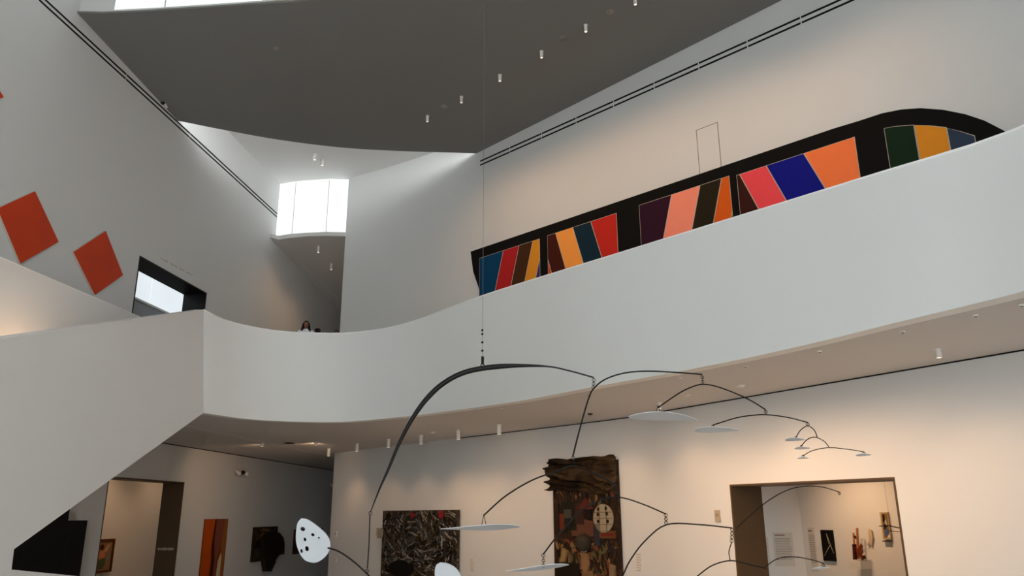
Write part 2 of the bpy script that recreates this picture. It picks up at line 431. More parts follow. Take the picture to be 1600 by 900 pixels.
# roof over the front of the hall with its glazed strip
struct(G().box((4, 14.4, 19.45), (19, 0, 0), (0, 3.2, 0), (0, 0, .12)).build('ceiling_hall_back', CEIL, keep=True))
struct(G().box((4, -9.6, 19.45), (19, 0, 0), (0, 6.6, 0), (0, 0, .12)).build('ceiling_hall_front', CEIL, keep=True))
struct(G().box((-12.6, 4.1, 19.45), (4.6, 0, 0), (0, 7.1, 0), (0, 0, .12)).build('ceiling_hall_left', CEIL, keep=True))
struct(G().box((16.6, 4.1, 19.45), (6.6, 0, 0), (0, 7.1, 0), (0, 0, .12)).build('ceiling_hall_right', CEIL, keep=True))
roofw = struct(G().box((1, 4.1, 19.62), (9, 0, 0), (0, .05, 0), (0, 0, .05)).build('window_4', FIX, keep=True))
for i in range(6):
    for j in range(2):
        G().box((-6.5 + 3 * i, .55 + 7.1 * j, 19.5), (1.48, 0, 0), (0, 3.52, 0), (0, 0, .02)).build('pane', GL_ROOF, roofw)

# higher ceiling behind the dark shell, with the light well between them
ulp = lambda y: pUL + dUL * ((y - pUL.y) / dUL.y)
ZC = 15.98
P1, P2 = ulp(18.6), ulp(28.05)
poly = [V((P1.x, P1.y, ZC)), V((P2.x - .02, P2.y, ZC))] + [V((p.x, p.y + .2, ZC)) for p in cv[:26]] + [V((-.2, 22.6, ZC)), V((-4.5, 21.2, ZC))]
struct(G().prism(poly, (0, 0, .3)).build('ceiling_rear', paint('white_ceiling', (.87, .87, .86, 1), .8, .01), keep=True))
well = [V((P1.x + .05, P1.y + .1, 15.0)), V((-7.2, 20.3, 15.05)), V((-4.5, 21.3, 15.15)), V((-2.2, 22.1, 15.25)), V((-.6, 22.6, 15.4))]
glass_run('window_5', well, None, ZC - .02, GL_WELL)
# far clerestory and the dark soffit under it
zb = 13.72
def gp(u): 
    t = (u - 437) / (547 - 437); a = V((P2.x, P2.y, zb)); b = V((e0.x + .1, e0.y + .1, zb)); m_ = a.lerp(b, t); m_.y -= .25 * math.sin(math.pi * max(0, min(1, t))); return m_
glass_run('window_2', [gp(437), gp(464), gp(515), gp(549)], None, ZC - .005, GL_BACK)
fl = [gp(430), gp(445), gp(464), gp(490), gp(515), gp(535), gp(552)]
fl[0] = UL(423, 377); fl[0].x -= .02
g = G()
back = [V((-8.3 + i * .75, 37.0, 12.7)) for i in range(7)]
lowf = [V((p.x, p.y - .1, 13.58)) for p in fl]
for a in lowf: g.v.append(a)
for a in back: g.v.append(a)
for a in fl: g.v.append(V((a.x, a.y - .1, zb)))
for a in back: g.v.append(a + V((0, 0, .3)))
for i in range(6):
    g.f += [(i, i + 1, 7 + i + 1, 7 + i), (14 + i, 14 + i + 1, 21 + i + 1, 21 + i), (i, i + 1, 15 + i, 14 + i)]
struct(g.build('ceiling_passage', SOFFIT, keep=True))

# ------------------------------------------------------------------ lower walls
lA, lB = LL(190, 745), LL(288, 754)
s0 = sOf(LL(158, 830), pWL, dWL); s1 = sOf(lB, pWL, dWL); zt = (lA.z + lB.z) / 2
wall_flat('wall_lower_left', pWL, dWL, nWL, -24, 28, 0, Z2B, .3, [(s0, s1, 0, zt)], WHITE)
liner('door_2', pWL, dWL, nWL, s0, s1, 0, zt, .85, BRONZE)
shadow_gap = struct(G().box(V((pWL.x, pWL.y, Z2B - .016)) + nWL * .004, dWL * 24, nWL * .004, V((0, 0, .016))).build('shadow_gap_1', SLOT, keep=True))  # black strip standing in for the shade in the soffit reveal
pW2 = pWL - nWL * 4.2
wall_flat('wall_lower_left_gallery', pW2, dWL, nWL, s0 - 6, s0 + 15, 0, Z2B - .01, .2, [], INNER)

wr = [V((-7.81, 34.38, 0)), V((-3.75, 29.75, 0)), V((-.05, 25.6, 0)), V((2.95, 22.2, 0)), V((4.2, 20.12, 0)), V((5.08, 18.62, 0))]
wrc = catmull(wr, 8)
dWR = (V((8.58, 12.69, 0)) - V((2.93, 22.32, 0))).normalized(); nWR = V((dWR.y, -dWR.x, 0)); pWR = V((5.08, 18.62, 0))
w_low = strip_wall('wall_lower_right', wrc, 0, Z2B, .3, WHITE)
DR = (V((7.23, 14.99, 0)) - pWR).dot(dWR); ZD = 4.03
wall_flat('wall_lower_right_portal', pWR, dWR, nWR, 0, 30, 0, Z2B, .3, [(0, DR, 0, ZD)], WHITE)
liner('door_3', pWR, dWR, nWR, 0, DR, 0, ZD, 1.0, BRONZE)
strip_wall('wall_lower_right_end', [wrc[0] + V((4, 12, 0)), wrc[0] + V((.25, .3, 0)), wrc[0] + V((.02, .02, 0))], 0, Z2B, .2, WHITE, False)
g = G()
for a, b in zip(wrc[12:], wrc[13:] + [pWR + dWR * 25]):
    t = (b - a).normalized(); n_ = V((t.y, -t.x, 0))
    g.prism([a + n_ * .004 + V((0, 0, 5.972)), b + n_ * .004 + V((0, 0, 5.972)), b + n_ * .008 + V((0, 0, 5.972)), a + n_ * .008 + V((0, 0, 5.972))], (0, 0, .026))
struct(g.build('shadow_gap_2', SLOT, keep=True))  # shade of the reveal above the right wall, as a black strip
def LR(u, v):                            # ray against the lower right wall, returns point, tangent, normal
    r = ray(u, v); pts = wrc + [pWR + dWR * 25]
    for a, b in zip(pts, pts[1:]):
        t = (b - a).normalized(); n_ = V((t.y, -t.x, 0)); p = on_pl(u, v, a, n_)
        s = (V((p.x, p.y, 0)) - a).dot(t)
        if -1e-4 <= s <= (b - a).length + 1e-4: return p, t, n_
# gallery behind the right portal
pG = pWR - nWR * 5.2
def GR(u, v): return on_pl(u, v, pG, nWR)
corner = GR(1250, 800)
sc = sOf(corner, pWR - nWR * 5.2, dWR)
wall_flat('wall_gallery_right', pG, dWR, nWR, sc, sc + 14, 0, Z2B - .01, .2, [], INNER)
dGL = V((-1, .12, 0)).normalized(); nGL = V((-dGL.y, dGL.x, 0)) * 1.0
if nGL.y > 0: nGL = -nGL
pGL = V((corner.x, corner.y, 0))
wall_flat('wall_gallery_left', pGL, -dGL, nGL, -3.2, 0, 0, Z2B - .01, .2, [], INNER)
def GL_(u, v): return on_pl(u, v, pGL, nGL)
#OBJECTS
# ------------------------------------------------------------------ small helpers for wall-hung things
ZUP = V((0, 0, 1))
def wall_box(g, c, d, n, w, h, t, lift=0.0):       # box on a wall: centre on the wall, width along d, height h, thickness t
    return g.box(c + n * (lift + t / 2), d * (w / 2), n * (t / 2), ZUP * (h / 2))
def flat(name, col, rough=.6, var=.04, scale=6): return paint(name, srgb(*col), rough, var, scale, spec=.15)

# ------------------------------------------------------------------ ceiling spotlights and discs
LENS = glow('spot_lens', (1, .85, .65, 1), 1.2)
def spotlight(top, aim, label, group, power=0, size=58, r=.07, h=.34, col=SPOT_WARM, blend=.8, rad=.05):
    top = V(top); e = empty('ceiling_spotlight', top - V((0, 0, h)))
    tag(e, label, 'spotlight', group)
    G().lathe(top - V((0, 0, .02)), [(r * 1.25, 0), (r * 1.25, .02)], n=14).build('ceiling_plate', FIX, e)
    c = G().lathe(top - V((0, 0, h)), [(r * .8, 0), (r, .015), (r, h - .02), (r * .9, h - .018)], n=14).build('canister', FIX, e, smooth=True)
    G().lathe(top - V((0, 0, h + .004)), [(r * .7, 0), (r * .7, .006)], n=14).build('lens', LENS if r > .04 else DARKFIX, c)
    if power:
        L = bpy.data.lights.new('spot_beam', 'SPOT'); L.energy = power; L.color = col; L.spot_size = math.radians(size); L.spot_blend = blend; L.shadow_soft_size = rad
        o = bpy.data.objects.new('spot_beam', L); COL.objects.link(o); pos = top - V((0, 0, h + .05))
        o.location = pos; o.rotation_euler = (V(aim) - pos).to_track_quat('-Z', 'Y').to_euler()
    return e
def disc(p, label, mat=FIX, r=.11, h=.05, name='ceiling_detector', cat='detector', group=None):
    p = V(p); e = empty(name, p - V((0, 0, h))); tag(e, label, cat, group)
    b = G().lathe(p - V((0, 0, h * .5)), [(r, 0), (r, h * .5)], n=18).build('base', mat, e, smooth=True)
    G().lathe(p - V((0, 0, h)), [(r * .3, 0), (r * .62, h * .15), (r * .7, h * .5)], n=18).build('dome', mat, e, smooth=True)
    return e

def wall_aim(p, z, n=None):            # foot of the lower right wall nearest to a point
    q = min(wrc + [pWR + dWR * (.5 * i) for i in range(50)], key=lambda a: (V((p.x, p.y, 0)) - a).length); return V((q.x, q.y, z))
grpS = 'white canister spotlights under the balcony'
lowS = [((514, 701), 'leftmost white canister spotlight under the balcony, near the wall corner', 330, 3.6), ((558, 693), 'second canister spotlight from the wall corner under the balcony', 330, 2.8),
        ((607, 686), 'canister spotlight under the balcony just left of the black mobile arm', 380, 2.4), ((658, 680), 'canister spotlight under the balcony just right of the black mobile arm', 400, 2.4),
        ((716, 672), 'canister spotlight under the balcony, fifth from the wall corner', 420, 2.2), ((780, 663), 'canister spotlight under the balcony left of the tall assemblage', 420, 2.4),
        ((1030, 629), 'canister spotlight under the balcony just above the broad hanging plate', 300, 2.6), ((1465, 545), 'rightmost canister spotlight under the balcony at the far right', 200, 2.3)]
for (u, v), lab, pw, za in lowS:
    p = at_z(u, v, Z2B)
    q = wall_aim(p, .9)
    spotlight(p, q, lab, grpS, LOW_POWER * pw * .5, 100, blend=1, h=.15 if u > 1000 else .3, r=.05 if u > 1000 else .065)
# further fixtures of the same row that stand outside the picture or behind the balcony edge
for s, za, w_ in ((11.5, 2.3, 'nearest the portal'), (15, 2.4, 'in the middle'), (18.5, 2.4, 'furthest from the portal')):
    q = pWR + dWR * s; p = V((q.x, q.y, Z2B)) + nWR * 2.3
    spotlight(p, V((q.x, q.y, .9)), 'white canister spotlight along the bare lower right wall, ' + w_, grpS, LOW_POWER * 190, 92, blend=1)
disc(at_z(676, 675, Z2B), 'small white detector under the balcony right of the black mobile arm', r=.1)
disc(at_z(922, 646, Z2B), 'small dark detector under the balcony left of the hanging wire', DARKFIX, r=.07)
def add_warm_beam(u, v, power):
    L = bpy.data.lights.new('added_beam', 'SPOT'); L.energy = power; L.color = SPOT_WARM; L.spot_size = math.radians(96); L.spot_blend = 1; L.shadow_soft_size = .06
    o = bpy.data.objects.new('added_beam', L); COL.objects.link(o); p = at_z(u, v, Z2B); o.location = p - V((0, 0, .1)); q = wall_aim(p, .6)
    o.rotation_euler = (q - o.location).to_track_quat('-Z', 'Y').to_euler()
for u, v in ((1157, 602), (1074, 617), (922, 646), (676, 675)): add_warm_beam(u, v, LOW_POWER * 200)
disc(at_z(1157, 602, Z2B), 'round white detector under the balcony above the mobile wires', r=.1)
disc(at_z(1074, 617, Z2B), 'flat pale sprinkler cap under the balcony above the broad plate', r=.08, h=.03, name='sprinkler_cap', cat='sprinkler')
e = empty('round_downlight', at_z(452, 692, Z2B) - V((0, 0, .03))); tag(e, 'black round downlight recessed under the balcony near the corner', 'downlight')
pp = at_z(452, 692, Z2B)
G().lathe(pp - V((0, 0, .02)), [(.2, 0), (.2, .02)], n=20).build('trim_ring', DARKFIX, e, smooth=True)
G().lathe(pp - V((0, 0, .03)), [(.15, 0), (.17, .012)], n=20).build('baffle', SLOT, e, smooth=True)
for k, (u, pw) in enumerate(((620, 220), (760, 260), (900, 340), (1030, 380), (1150, 360), (1270, 220), (1390, 100), (1500, 60), (1590, 50))):  # added spots, evening out the warm wash on the lower right wall
    i = min(range(NB), key=lambda i: abs(800 + FPX * (PB[i] - CAM).dot(RT) / (PB[i] - CAM).dot(FW) - u)); p = V((PB[i].x, PB[i].y, Z2B)) + nrm[i] * .6
    spotlight(p, wall_aim(p, 1.0), '%s of the tiny added fill spotlights by the balcony edge, counted from the left' % ['first', 'second', 'third', 'fourth', 'fifth', 'sixth', 'seventh', 'eighth', 'ninth'][k], 'added fill spotlights by the balcony edge', LOW_POWER * pw * 1.9, 116, r=.03, h=.025, blend=1)
# left gallery wall lights
for (u, v), tgt, lab in (((494, 691), LL(425, 800), 'short white spotlight under the balcony, left of the wall corner'), ((410, 693), LL(340, 800), 'short white spotlight under the balcony nearest the stair wall')):
    spotlight(at_z(u, v, Z2B), tgt, lab, 'spotlights facing the left wall', LOW_POWER * 260, 100, r=.06, h=.1, blend=1)
# spots on the dark ceiling
grpC = 'white canister spotlights on the dark ceiling'
names = ['lowest canister spotlight on the dark ceiling, nearest its rear edge', 'second lowest canister spotlight on the dark ceiling', 'third canister spotlight up the row on the dark ceiling',
         'fourth canister spotlight up the row on the dark ceiling', 'fifth canister spotlight up the row on the dark ceiling', 'topmost canister spotlight on the dark ceiling, at the picture edge']
for i, (u, v) in enumerate([(668, 181), (721, 151), (781, 117), (846, 80), (915, 39), (992, -4)]):
    p = on_shell(u, v); s = sOf(p, pUR, dUR); q = pUR + dUR * (s + .4)
    spotlight(p, V((q.x, q.y, 9.5)), names[i], grpC, UP_POWER * 900, 112, blend=1, r=.045, h=.2)
pl_ = [on_shell(846, 80), on_shell(915, 39)]; st_ = pl_[1] - pl_[0]
for k in (2, 3, 4):
    p = pl_[1] + st_ * k; q = pUR + dUR * sOf(p, pUR, dUR)
    spotlight(p, V((q.x, q.y, 9.5)), ['', '', 'first', 'second', 'third'][k] + ' canister spotlight of the dark ceiling row beyond the picture top', grpC, UP_POWER * 900, 100, r=.045, h=.2, blend=1)
for (u, v), lab in (((694, 166), 'flat pale detector between the two lowest spotlights on the dark ceiling'), ((879, 58), 'round detector between the fourth and fifth spotlights of the dark ceiling'),
                    ((953, 18), 'round detector near the picture top on the dark ceiling'), ((433, 76), 'round grey detector alone on the left of the dark ceiling')):
    disc(on_shell(u, v), lab, paint('detector_grey', srgb(140, 136, 130), .5, .05), r=.1)
for (u, v), lab in (((492, 241), 'upper of two canister spotlights on the bright rear ceiling'), ((504, 250), 'lower of two canister spotlights on the bright rear ceiling')):
    spotlight(at_z(u, v, ZC), V((-9, 25, 10)), lab, 'spotlights on the bright rear ceiling', 0, r=.06, h=.22)
for (u, v), lab, tg in (((498, 385), 'upper canister spotlight under the dark passage soffit', (-8.4, 27, 7.4)), ((518, 412), 'lower canister spotlight under the dark passage soffit', (-7.6, 30, 7.4))):
    y = 29 if v < 400 else 31.5
    z = 13.58 - (y - 27.8) * .094; p = at_z(u, v, z)
    spotlight(p, tg, lab, 'spotlights under the passage soffit', UP_POWER * 500, 130, blend=1, rad=.3, r=.05, h=.26)
# warm light washing the inner stair wall from the stair below
p = V((-8.75, 14.2, 6.0)); 
Lp = bpy.data.lights.new('stair_lamp', 'POINT'); Lp.energy = 26; Lp.color = SPOT_WARM; Lp.shadow_soft_size = .4
lo_ = bpy.data.objects.new('stair_lamp', Lp); COL.objects.link(lo_); lo_.location = p

# ------------------------------------------------------------------ linear air slots
def slot_run(name, label, pts, d, n, segs, hgt=.05):
    """two parallel dark slots; pts = list of (start, end) along the wall"""
    o = empty(name, pts[0][0]); tag(o, label, 'air slot')
    for a, b in pts:
        L = (b - a).length; dd = (b - a).normalized(); k = max(1, int(L / segs))
        for i in range(k):
            c = a + dd * (L * (i + .5) / k)
            G().box(c + n * .006, dd * (L / k / 2 - .018), n * .005, ZUP * (hgt / 2)).build('slot_blade', SLOT, o)
a, b = UL(61, -7), UL(433, 333); zs_ = (a.z + b.z) / 2 
a.z = b.z = zs_
slot_run('linear_air_slot', 'double black slot running along the upper left wall', [(a, b), (a - ZUP * .13, b - ZUP * .13)], dUL, nUL, 3.2, .045)
a, b = UR(750, 257.5), UR(1345, -4); zs_ = (a.z + b.z) / 2; a.z = b.z = zs_
slot_run('linear_air_slot', 'double black slot running along the upper right wall above the long canvas', [(a, b), (a + ZUP * .15, b + ZUP * .15)], dUR, nUR, 1.4, .05)
# access panel outline
q = [UR(1088, 203), UR(1121, 192), UR(1126, 262), UR(1094, 268)]
x0, x1 = sOf(q[0], pUR, dUR), sOf(q[1], pUR, dUR); zt_ = (q[0].z + q[1].z) / 2; zb_ = zt_ - 2.0
ctr = pUR + dUR * ((x0 + x1) / 2) + ZUP * ((zt_ + zb_) / 2)
ap = tag(wall_box(G(), ctr, dUR, nUR, x1 - x0 - .02, zt_ - zb_ - .02, .006).build('access_panel', WHITE), 'flush white access panel outlined in the wall above the long canvas', 'panel')
for c, w, h in ((ctr + ZUP * ((zt_ - zb_) / 2), x1 - x0 + .02, .014), (ctr - ZUP * ((zt_ - zb_) / 2), x1 - x0 + .02, .014), (ctr - dUR * ((x1 - x0) / 2), .014, zt_ - zb_), (ctr + dUR * ((x1 - x0) / 2), .014, zt_ - zb_)):
    wall_box(G(), c, dUR, nUR, w, h, .007).build('joint', JOINT, ap)

# ------------------------------------------------------------------ long shaped canvas on the upper right wall
def su(u, v):
    p = UR(u, v); return sOf(p, pUR, dUR), p.z
TOPZ = (su(760, 386)[1] + su(1300, 205)[1]) / 2; BOTZ = 8.75
def PU(s, z, lift=0): return pUR + dUR * s + ZUP * z + nUR * lift
sL = su(738, 393)[0]; sA = su(1345, 187)[0]; sT = su(1440, 171)[0]; sR = su(1572, 206)[0] + .55
out = [(sL, TOPZ)]
out += [su(742, 425), su(755, 463), (su(762, 480)[0] + .1, BOTZ + .6), (sL + .95, BOTZ), (sR - .3, BOTZ), (sR, BOTZ + .8)]
arc = [(su(1345, 190.5)), su(1380, 179), su(1410, 173), su(1440, 171), su(1475, 173.5), su(1510, 180.5), su(1540, 190.5), su(1570, 206)]
out += [(s, z) for s, z in reversed(arc)]
out += [(sA - .6, TOPZ)]
cv_ = G().prism([PU(s, z, .01) for s, z in out], nUR * .07).build('shaped_canvas', flat('canvas_black', (8, 8, 8), .8))
tag(cv_, 'very long black shaped canvas with slanted colour bands on the upper right wall', 'painting')
LINE = flat('bare_canvas_line', (190, 180, 165), .8)
def bands(uv0, uv1, cols, lean, zt0=None):
    """parallel slanted bands between two pixel columns; lean = shift of the top relative to the foot"""
    s0, z0 = su(*uv0); s1, z1 = su(*uv1); ztp = zt0 or (z0 + z1) / 2; H_ = ztp - BOTZ - .3; zb0 = BOTZ + .3
    wsum = sum(w for w, _ in cols); x = s0
    def clip(poly, lo_, hi_):
        def cut(P, f):
            o = []
            for i in range(len(P)):
                a, b = P[i], P[(i + 1) % len(P)]; fa, fb = f(a), f(b)
                if fa >= 0: o.append(a)
                if fa * fb < 0:
                    t = fa / (fa - fb); o.append((a[0] + (b[0] - a[0]) * t, a[1] + (b[1] - a[1]) * t))
            return o
        return cut(cut(poly, lambda p: p[0] - lo_), lambda p: hi_ - p[0])
    bk = G().prism([PU(s, z, .08) for s, z in ((s0, zb0), (s1, zb0), (s1, ztp), (s0, ztp))], nUR * .004).build('line_ground', LINE, cv_)
    T = s1 - s0; ext = abs(lean); x = s0 - (ext if lean > 0 else 0) ; tot = T + ext
    for w, c in cols:
        ww = tot * w / wsum
        poly = [(x + .012, zb0 + .012), (x + ww - .012, zb0 + .012), (x + ww - .012 + lean, ztp - .012), (x + .012 + lean, ztp - .012)]
        poly = clip(poly, s0 + .012, s1 - .012)
        if len(poly) >= 3: G().prism([PU(a, b, .084) for a, b in poly], nUR * .004).build('colour_band', flat('band_%d_%d_%d' % c, c, .7), cv_)
        x += ww
bands((752, 405), (846, 373), [(1.9, (0, 62, 98)), (1.2, (178, 32, 34)), (1, (66, 38, 14)), (.8, (222, 146, 36)), (.9, (52, 42, 108))], .7)
bands((858, 369), (966, 334), [(.8, (198, 76, 20)), (.9, (66, 20, 8)), (1.1, (252, 162, 72)), (1.1, (8, 40, 54)), (1.5, (196, 40, 28))], -.7)
bands((1001, 321), (1142, 277), [(1.7, (46, 10, 34)), (1.4, (252, 146, 120)), (1.0, (34, 28, 12)), (.8, (214, 92, 20)), (.7, (10, 40, 24))], .7)
bands((1153, 273), (1338, 218), [(.8, (204, 36, 60)), (.9, (54, 16, 10)), (1.2, (240, 76, 84)), (1.6, (6, 14, 128)), (2.0, (252, 126, 68))], -.9)
for px, c in (([(1384, 203), (1400, 200), (1429, 198)], (10, 38, 20)), ([(1431.5, 198), (1455, 199), (1480, 202)], (222, 142, 36)), ([(1482, 202.5), (1503, 208), (1524, 215)], (46, 60, 80))):
    top = [su(*q) for q in px]
    G().prism([PU(a, b, .08) for a, b in [(top[0][0] - .012, BOTZ + .3)] + [(top[-1][0] + .012, BOTZ + .3), (top[-1][0] + .012, top[-1][1] + .012)] + [(a, b + .012) for a, b in top[1:-1]] + [(top[0][0] - .012, top[0][1] + .012)]], nUR * .004).build('line_ground', LINE, cv_)
    G().prism([PU(a, b, .084) for a, b in [(top[0][0], BOTZ + .31), (top[-1][0], BOTZ + .31)] + top[::-1]], nUR * .004).build('colour_band', flat('band_%d_%d_%d' % c, c, .7), cv_)

# ------------------------------------------------------------------ orange diamonds
OR = paint('orange_red_paint', srgb(205, 62, 20), .55, .18, 1.6, .1, bscale=20)
EDGE = flat('canvas_edge', (196, 186, 172), .8)
def diamond(px, label):
    P = [UL(u, v) for u, v in px]; c = sum(P, V()) / 4
    b = G().prism([p + nUL * .005 for p in P], nUL * .05).build('diamond_canvas', EDGE)
    G().prism([p + nUL * .055 for p in P], nUL * .004).build('painted_face', OR, b)
    return tag(b, label, 'painting', 'orange-red diamond canvases on the upper left wall')
diamond([(51, 299), (88, 378), (28, 412), (-8, 326)], 'larger orange-red diamond canvas at the left picture edge')
diamond([(162, 361), (189, 430), (145, 461), (111, 394)], 'orange-red diamond canvas beside the dark upper portal')
diamond([(-24, 112), (2, 152), (-40, 170), (-70, 130)], 'orange-red diamond canvas of which only a tip shows at the left edge')
# small illegible wall lettering above the portal
a, b = UL(252, 404), UL(300, 430)
t_ = empty('wall_lettering', a); tag(t_, 'faint line of small grey lettering above the dark upper portal', 'lettering')
n_ = 22
for i in range(n_):
    if i in (5, 11, 16): continue
    p = a.lerp(b, i / (n_ - 1)); p.z = a.z + (b.z - a.z) * i / (n_ - 1)
    wall_box(G(), p, dUL, nUL, .045, random.choice((.03, .04, .055)), .004).build('letter', flat('lettering_grey', (165, 163, 158)), t_)
# security camera by the dark ceiling
p = UL(256, 165)
e = empty('security_camera', p); tag(e, 'small security camera on the upper left wall under the dark ceiling', 'camera')
wall_box(G(), p, dUL, nUL, .16, .12, .06).build('bracket', FIX, e)
b = G().lathe(p + nUL * .06 + dUL * -.12, [(.05, 0), (.06, .02), (.06, .2), (.03, .22)], axis=-nUL * .2 - dUL * -1, n=12).build('housing', FIX, e, smooth=True)
G().lathe(p + nUL * .06 - dUL * .2, [(.05, 0), (.06, .03), (.05, .08)], axis=dUL, n=12).build('lens_hood', BLACK, b, smooth=True)

# ------------------------------------------------------------------ lower left wall: paintings and things
def ll_quad(px): return [LL(u, v) for u, v in px]
def s_z(p): return sOf(p, pWL, dWL), p.z
def LP(s, z, lift=0): return pWL + dWL * s + ZUP * z + nWL * lift
def ll_rect(name, u0, u1, vtop, zbot, mat, t=.05, lift=.0):
    sa, za = s_z(LL(u0, vtop)); sb, zb_ = s_z(LL(u1, vtop))
    return G().prism([LP(sa, zbot, lift + .005), LP(sb, zbot, lift + .005), LP(sb, (za + zb_) / 2, lift + .005), LP(sa, (za + zb_) / 2, lift + .005)], nWL * t).build(name, mat), sa, sb, (za + zb_) / 2
# tall painting with orange and rust stripes
c, sa, sb, zt_ = ll_rect('striped_painting', 319, 355, 811, .55, flat('canvas_rust', (120, 58, 30)))
tag(c, 'tall painting of orange, rust and mauve vertical bands on the lower left wall', 'painting')
def blob(poly, mat, par, lift): G().prism([LP(sa + (sb - sa) * x, .55 + (zt_ - .55) * y, lift) for x, y in poly], nWL * .004).build('paint_area', mat, par)
blob([(0, 0), (.34, 0), (.4, .35), (.36, .6), (.42, 1), (0, 1)], flat('paint_orange', (186, 78, 18), .6, .25, 2), c, .055)
blob([(.34, 0), (.52, 0), (.55, .4), (.46, .7), (.48, 1), (.42, 1), (.36, .6), (.4, .35)], flat('paint_maroon', (72, 26, 14), .6, .2), c, .055)
blob([(.52, 0), (.66, 0), (.62, .4), (.78, .62), (.86, 1), (.48, 1), (.46, .7), (.55, .4)], flat('paint_mauve', (128, 72, 56), .6, .1), c, .055)
blob([(.66, 0), (.84, 0), (.84, .44), (.8, .5), (.7, .38)], flat('paint_cream', (206, 186, 158), .6, .08), c, .055)
blob([(.84, 0), (1, 0), (1, 1), (.86, 1), (.78, .62), (.84, .44)], flat('paint_ochre', (150, 92, 44), .6, .2), c, .055)
# dark painting with a black shape reaching out of it
c, sa, sb, zt_ = ll_rect('dark_painting', 395, 432, 823, 1.35, mottled('dark_painted_canvas', [srgb(12, 10, 8), srgb(36, 26, 16), srgb(20, 16, 10), srgb(78, 60, 34), srgb(26, 20, 14), srgb(50, 34, 22)], 3, 3, .6))
tag(c, 'dark brown painting with a black hood-like relief on the lower left wall', 'painting')
fw_ = flat('frame_dark_brown', (40, 28, 20))
for poly in ([(0, 0), (1, 0), (1, .03), (0, .03)], [(0, .97), (1, .97), (1, 1), (0, 1)], [(0, 0), (.04, 0), (.04, 1), (0, 1)], [(.96, 0), (1, 0), (1, 1), (.96, 1)]):
    G().prism([LP(sa + (sb - sa) * x, 1.35 + (zt_ - 1.35) * y, .055) for x, y in poly], nWL * .03).build('frame_rail', fw_, c)
for poly, col in (([(.3, .62), (.5, .66), (.52, .8), (.4, .84), (.3, .75)], (110, 88, 44)), ([(.12, .12), (.36, .12), (.36, .38), (.12, .38)], (58, 50, 38)), ([(.1, .6), (.26, .6), (.28, .8), (.1, .82)], (64, 44, 32)), ([(.3, .88), (.7, .86), (.62, .94), (.34, .95)], (110, 66, 46))):
    G().prism([LP(sa + (sb - sa) * x, 1.35 + (zt_ - 1.35) * y, .055) for x, y in poly], nWL * .008).build('paint_area', flat('dp_%d' % col[0], col), c)
hood_px = [(420, 832), (430, 830), (438, 833), (443, 840), (445, 850), (444.5, 866), (437, 867), (430, 876), (425, 884), (424, 893), (417, 893), (412, 862), (414, 842)]
pH = pWL + nWL * .3
hp = [on_pl(u, v, pH, nWL) for u, v in hood_px]
cen = sum(hp, V()) / len(hp)
g = G(); n_ = len(hp); g.v += [p - nWL * .22 for p in hp] + [p for p in hp] + [cen.lerp(p, .6) + nWL * .14 for p in hp]
for r_ in range(2):
    for i in range(n_): g.f.append((r_ * n_ + i, r_ * n_ + (i + 1) % n_, (r_ + 1) * n_ + (i + 1) % n_, (r_ + 1) * n_ + i))
g.f += [tuple(range(n_)), tuple(range(2 * n_, 3 * n_))]
g.build('hood_relief', flat('hood_black', (32, 25, 18), .45, .35), c, smooth=True, angle=50)
# small brown painting behind the white plate
c, sa, sb, zt_ = ll_rect('small_painting', 459, 503, 826, 1.45, flat('frame_umber', (52, 34, 24)))
tag(c, 'small dark umber painting mostly hidden behind the pierced white plate', 'painting')
G().prism([LP(sa + .1, 1.55, .055), LP(sb - .1, 1.55, .055), LP(sb - .1, zt_ - .1, .055), LP(sa + .1, zt_ - .1, .055)], nWL * .006).build('painted_face', mottled('umber_canvas', [srgb(50, 26, 16), srgb(80, 44, 28), srgb(30, 20, 14)], 2), c)
# black panels at far left
pBk = pWL + nWL * .35
bq = [on_pl(u, v, pBk, nWL) for u, v in [(137, 813), (100, 813), (108, 790)]]
sR_ = sOf(bq[0], pBk, dWL); sM = sOf(bq[1], pBk, dWL) + .15; zP = bq[0].z
e = empty('black_relief', LP((sR_ + sM) / 2, 0, .2)); tag(e, 'large matte black stepped relief beyond the stair wall at lower left', 'artwork')
MB = paint('matte_black', srgb(7, 7, 8), .8, .3, 3, .3, bscale=14)
sJ = sOf(on_pl(108, 806, pBk, nWL), pBk, dWL)
G().prism([LP(sJ, 0, .02), LP(sR_, 0, .02), LP(sR_, zP, .02), LP(sJ, zP, .02)], nWL * .33).build('low_panel', MB, e)
G().prism([LP(sJ - 7, 0, .02), LP(sJ - .01, 0, .02), LP(sJ - .01, zP + .9, .02), LP(sJ - 7, zP + .9, .02)], nWL * .33).build('tall_panel', MB, e)
# emergency lamp heads and other wall devices
def two_head(u, v, label, k=1.0):
    p = LL(u, v); e = empty('emergency_light', p); tag(e, label, 'wall light')
    wall_box(G(), p, dWL, nWL, .5 * k, .07, .08).build('bar', FIX, e)
    for s in (-.38, 0, .38):
        c = p + dWL * s * k + nWL * .16 - ZUP * (.05 if s else 0)
        b = G().lathe(c, [(.05, 0), (.09, .03), (.09, .14), (.07, .16)], axis=(nWL - ZUP * .5 + dWL * s).normalized(), n=12).build('lamp_head', DARKFIX if s == 0 else FIX, e, smooth=True)
two_head(372, 737, 'three-headed emergency light high on the lower left wall')
two_head(517, 757, 'emergency light at the far end of the lower left wall by the corner', .7)
def device(p, d, n, w, h, label, name, cat, mat=FIX, knob=DARKFIX):
    b = wall_box(G(), p, d, n, w, h, .035).build(name, mat); tag(b, label, cat)
    wall_box(G(), p + ZUP * h * .1, d, n, w * .45, h * .25, .008, .036).build('faceplate', knob, b); return b
GREYF = flat('device_grey', (150, 142, 130))
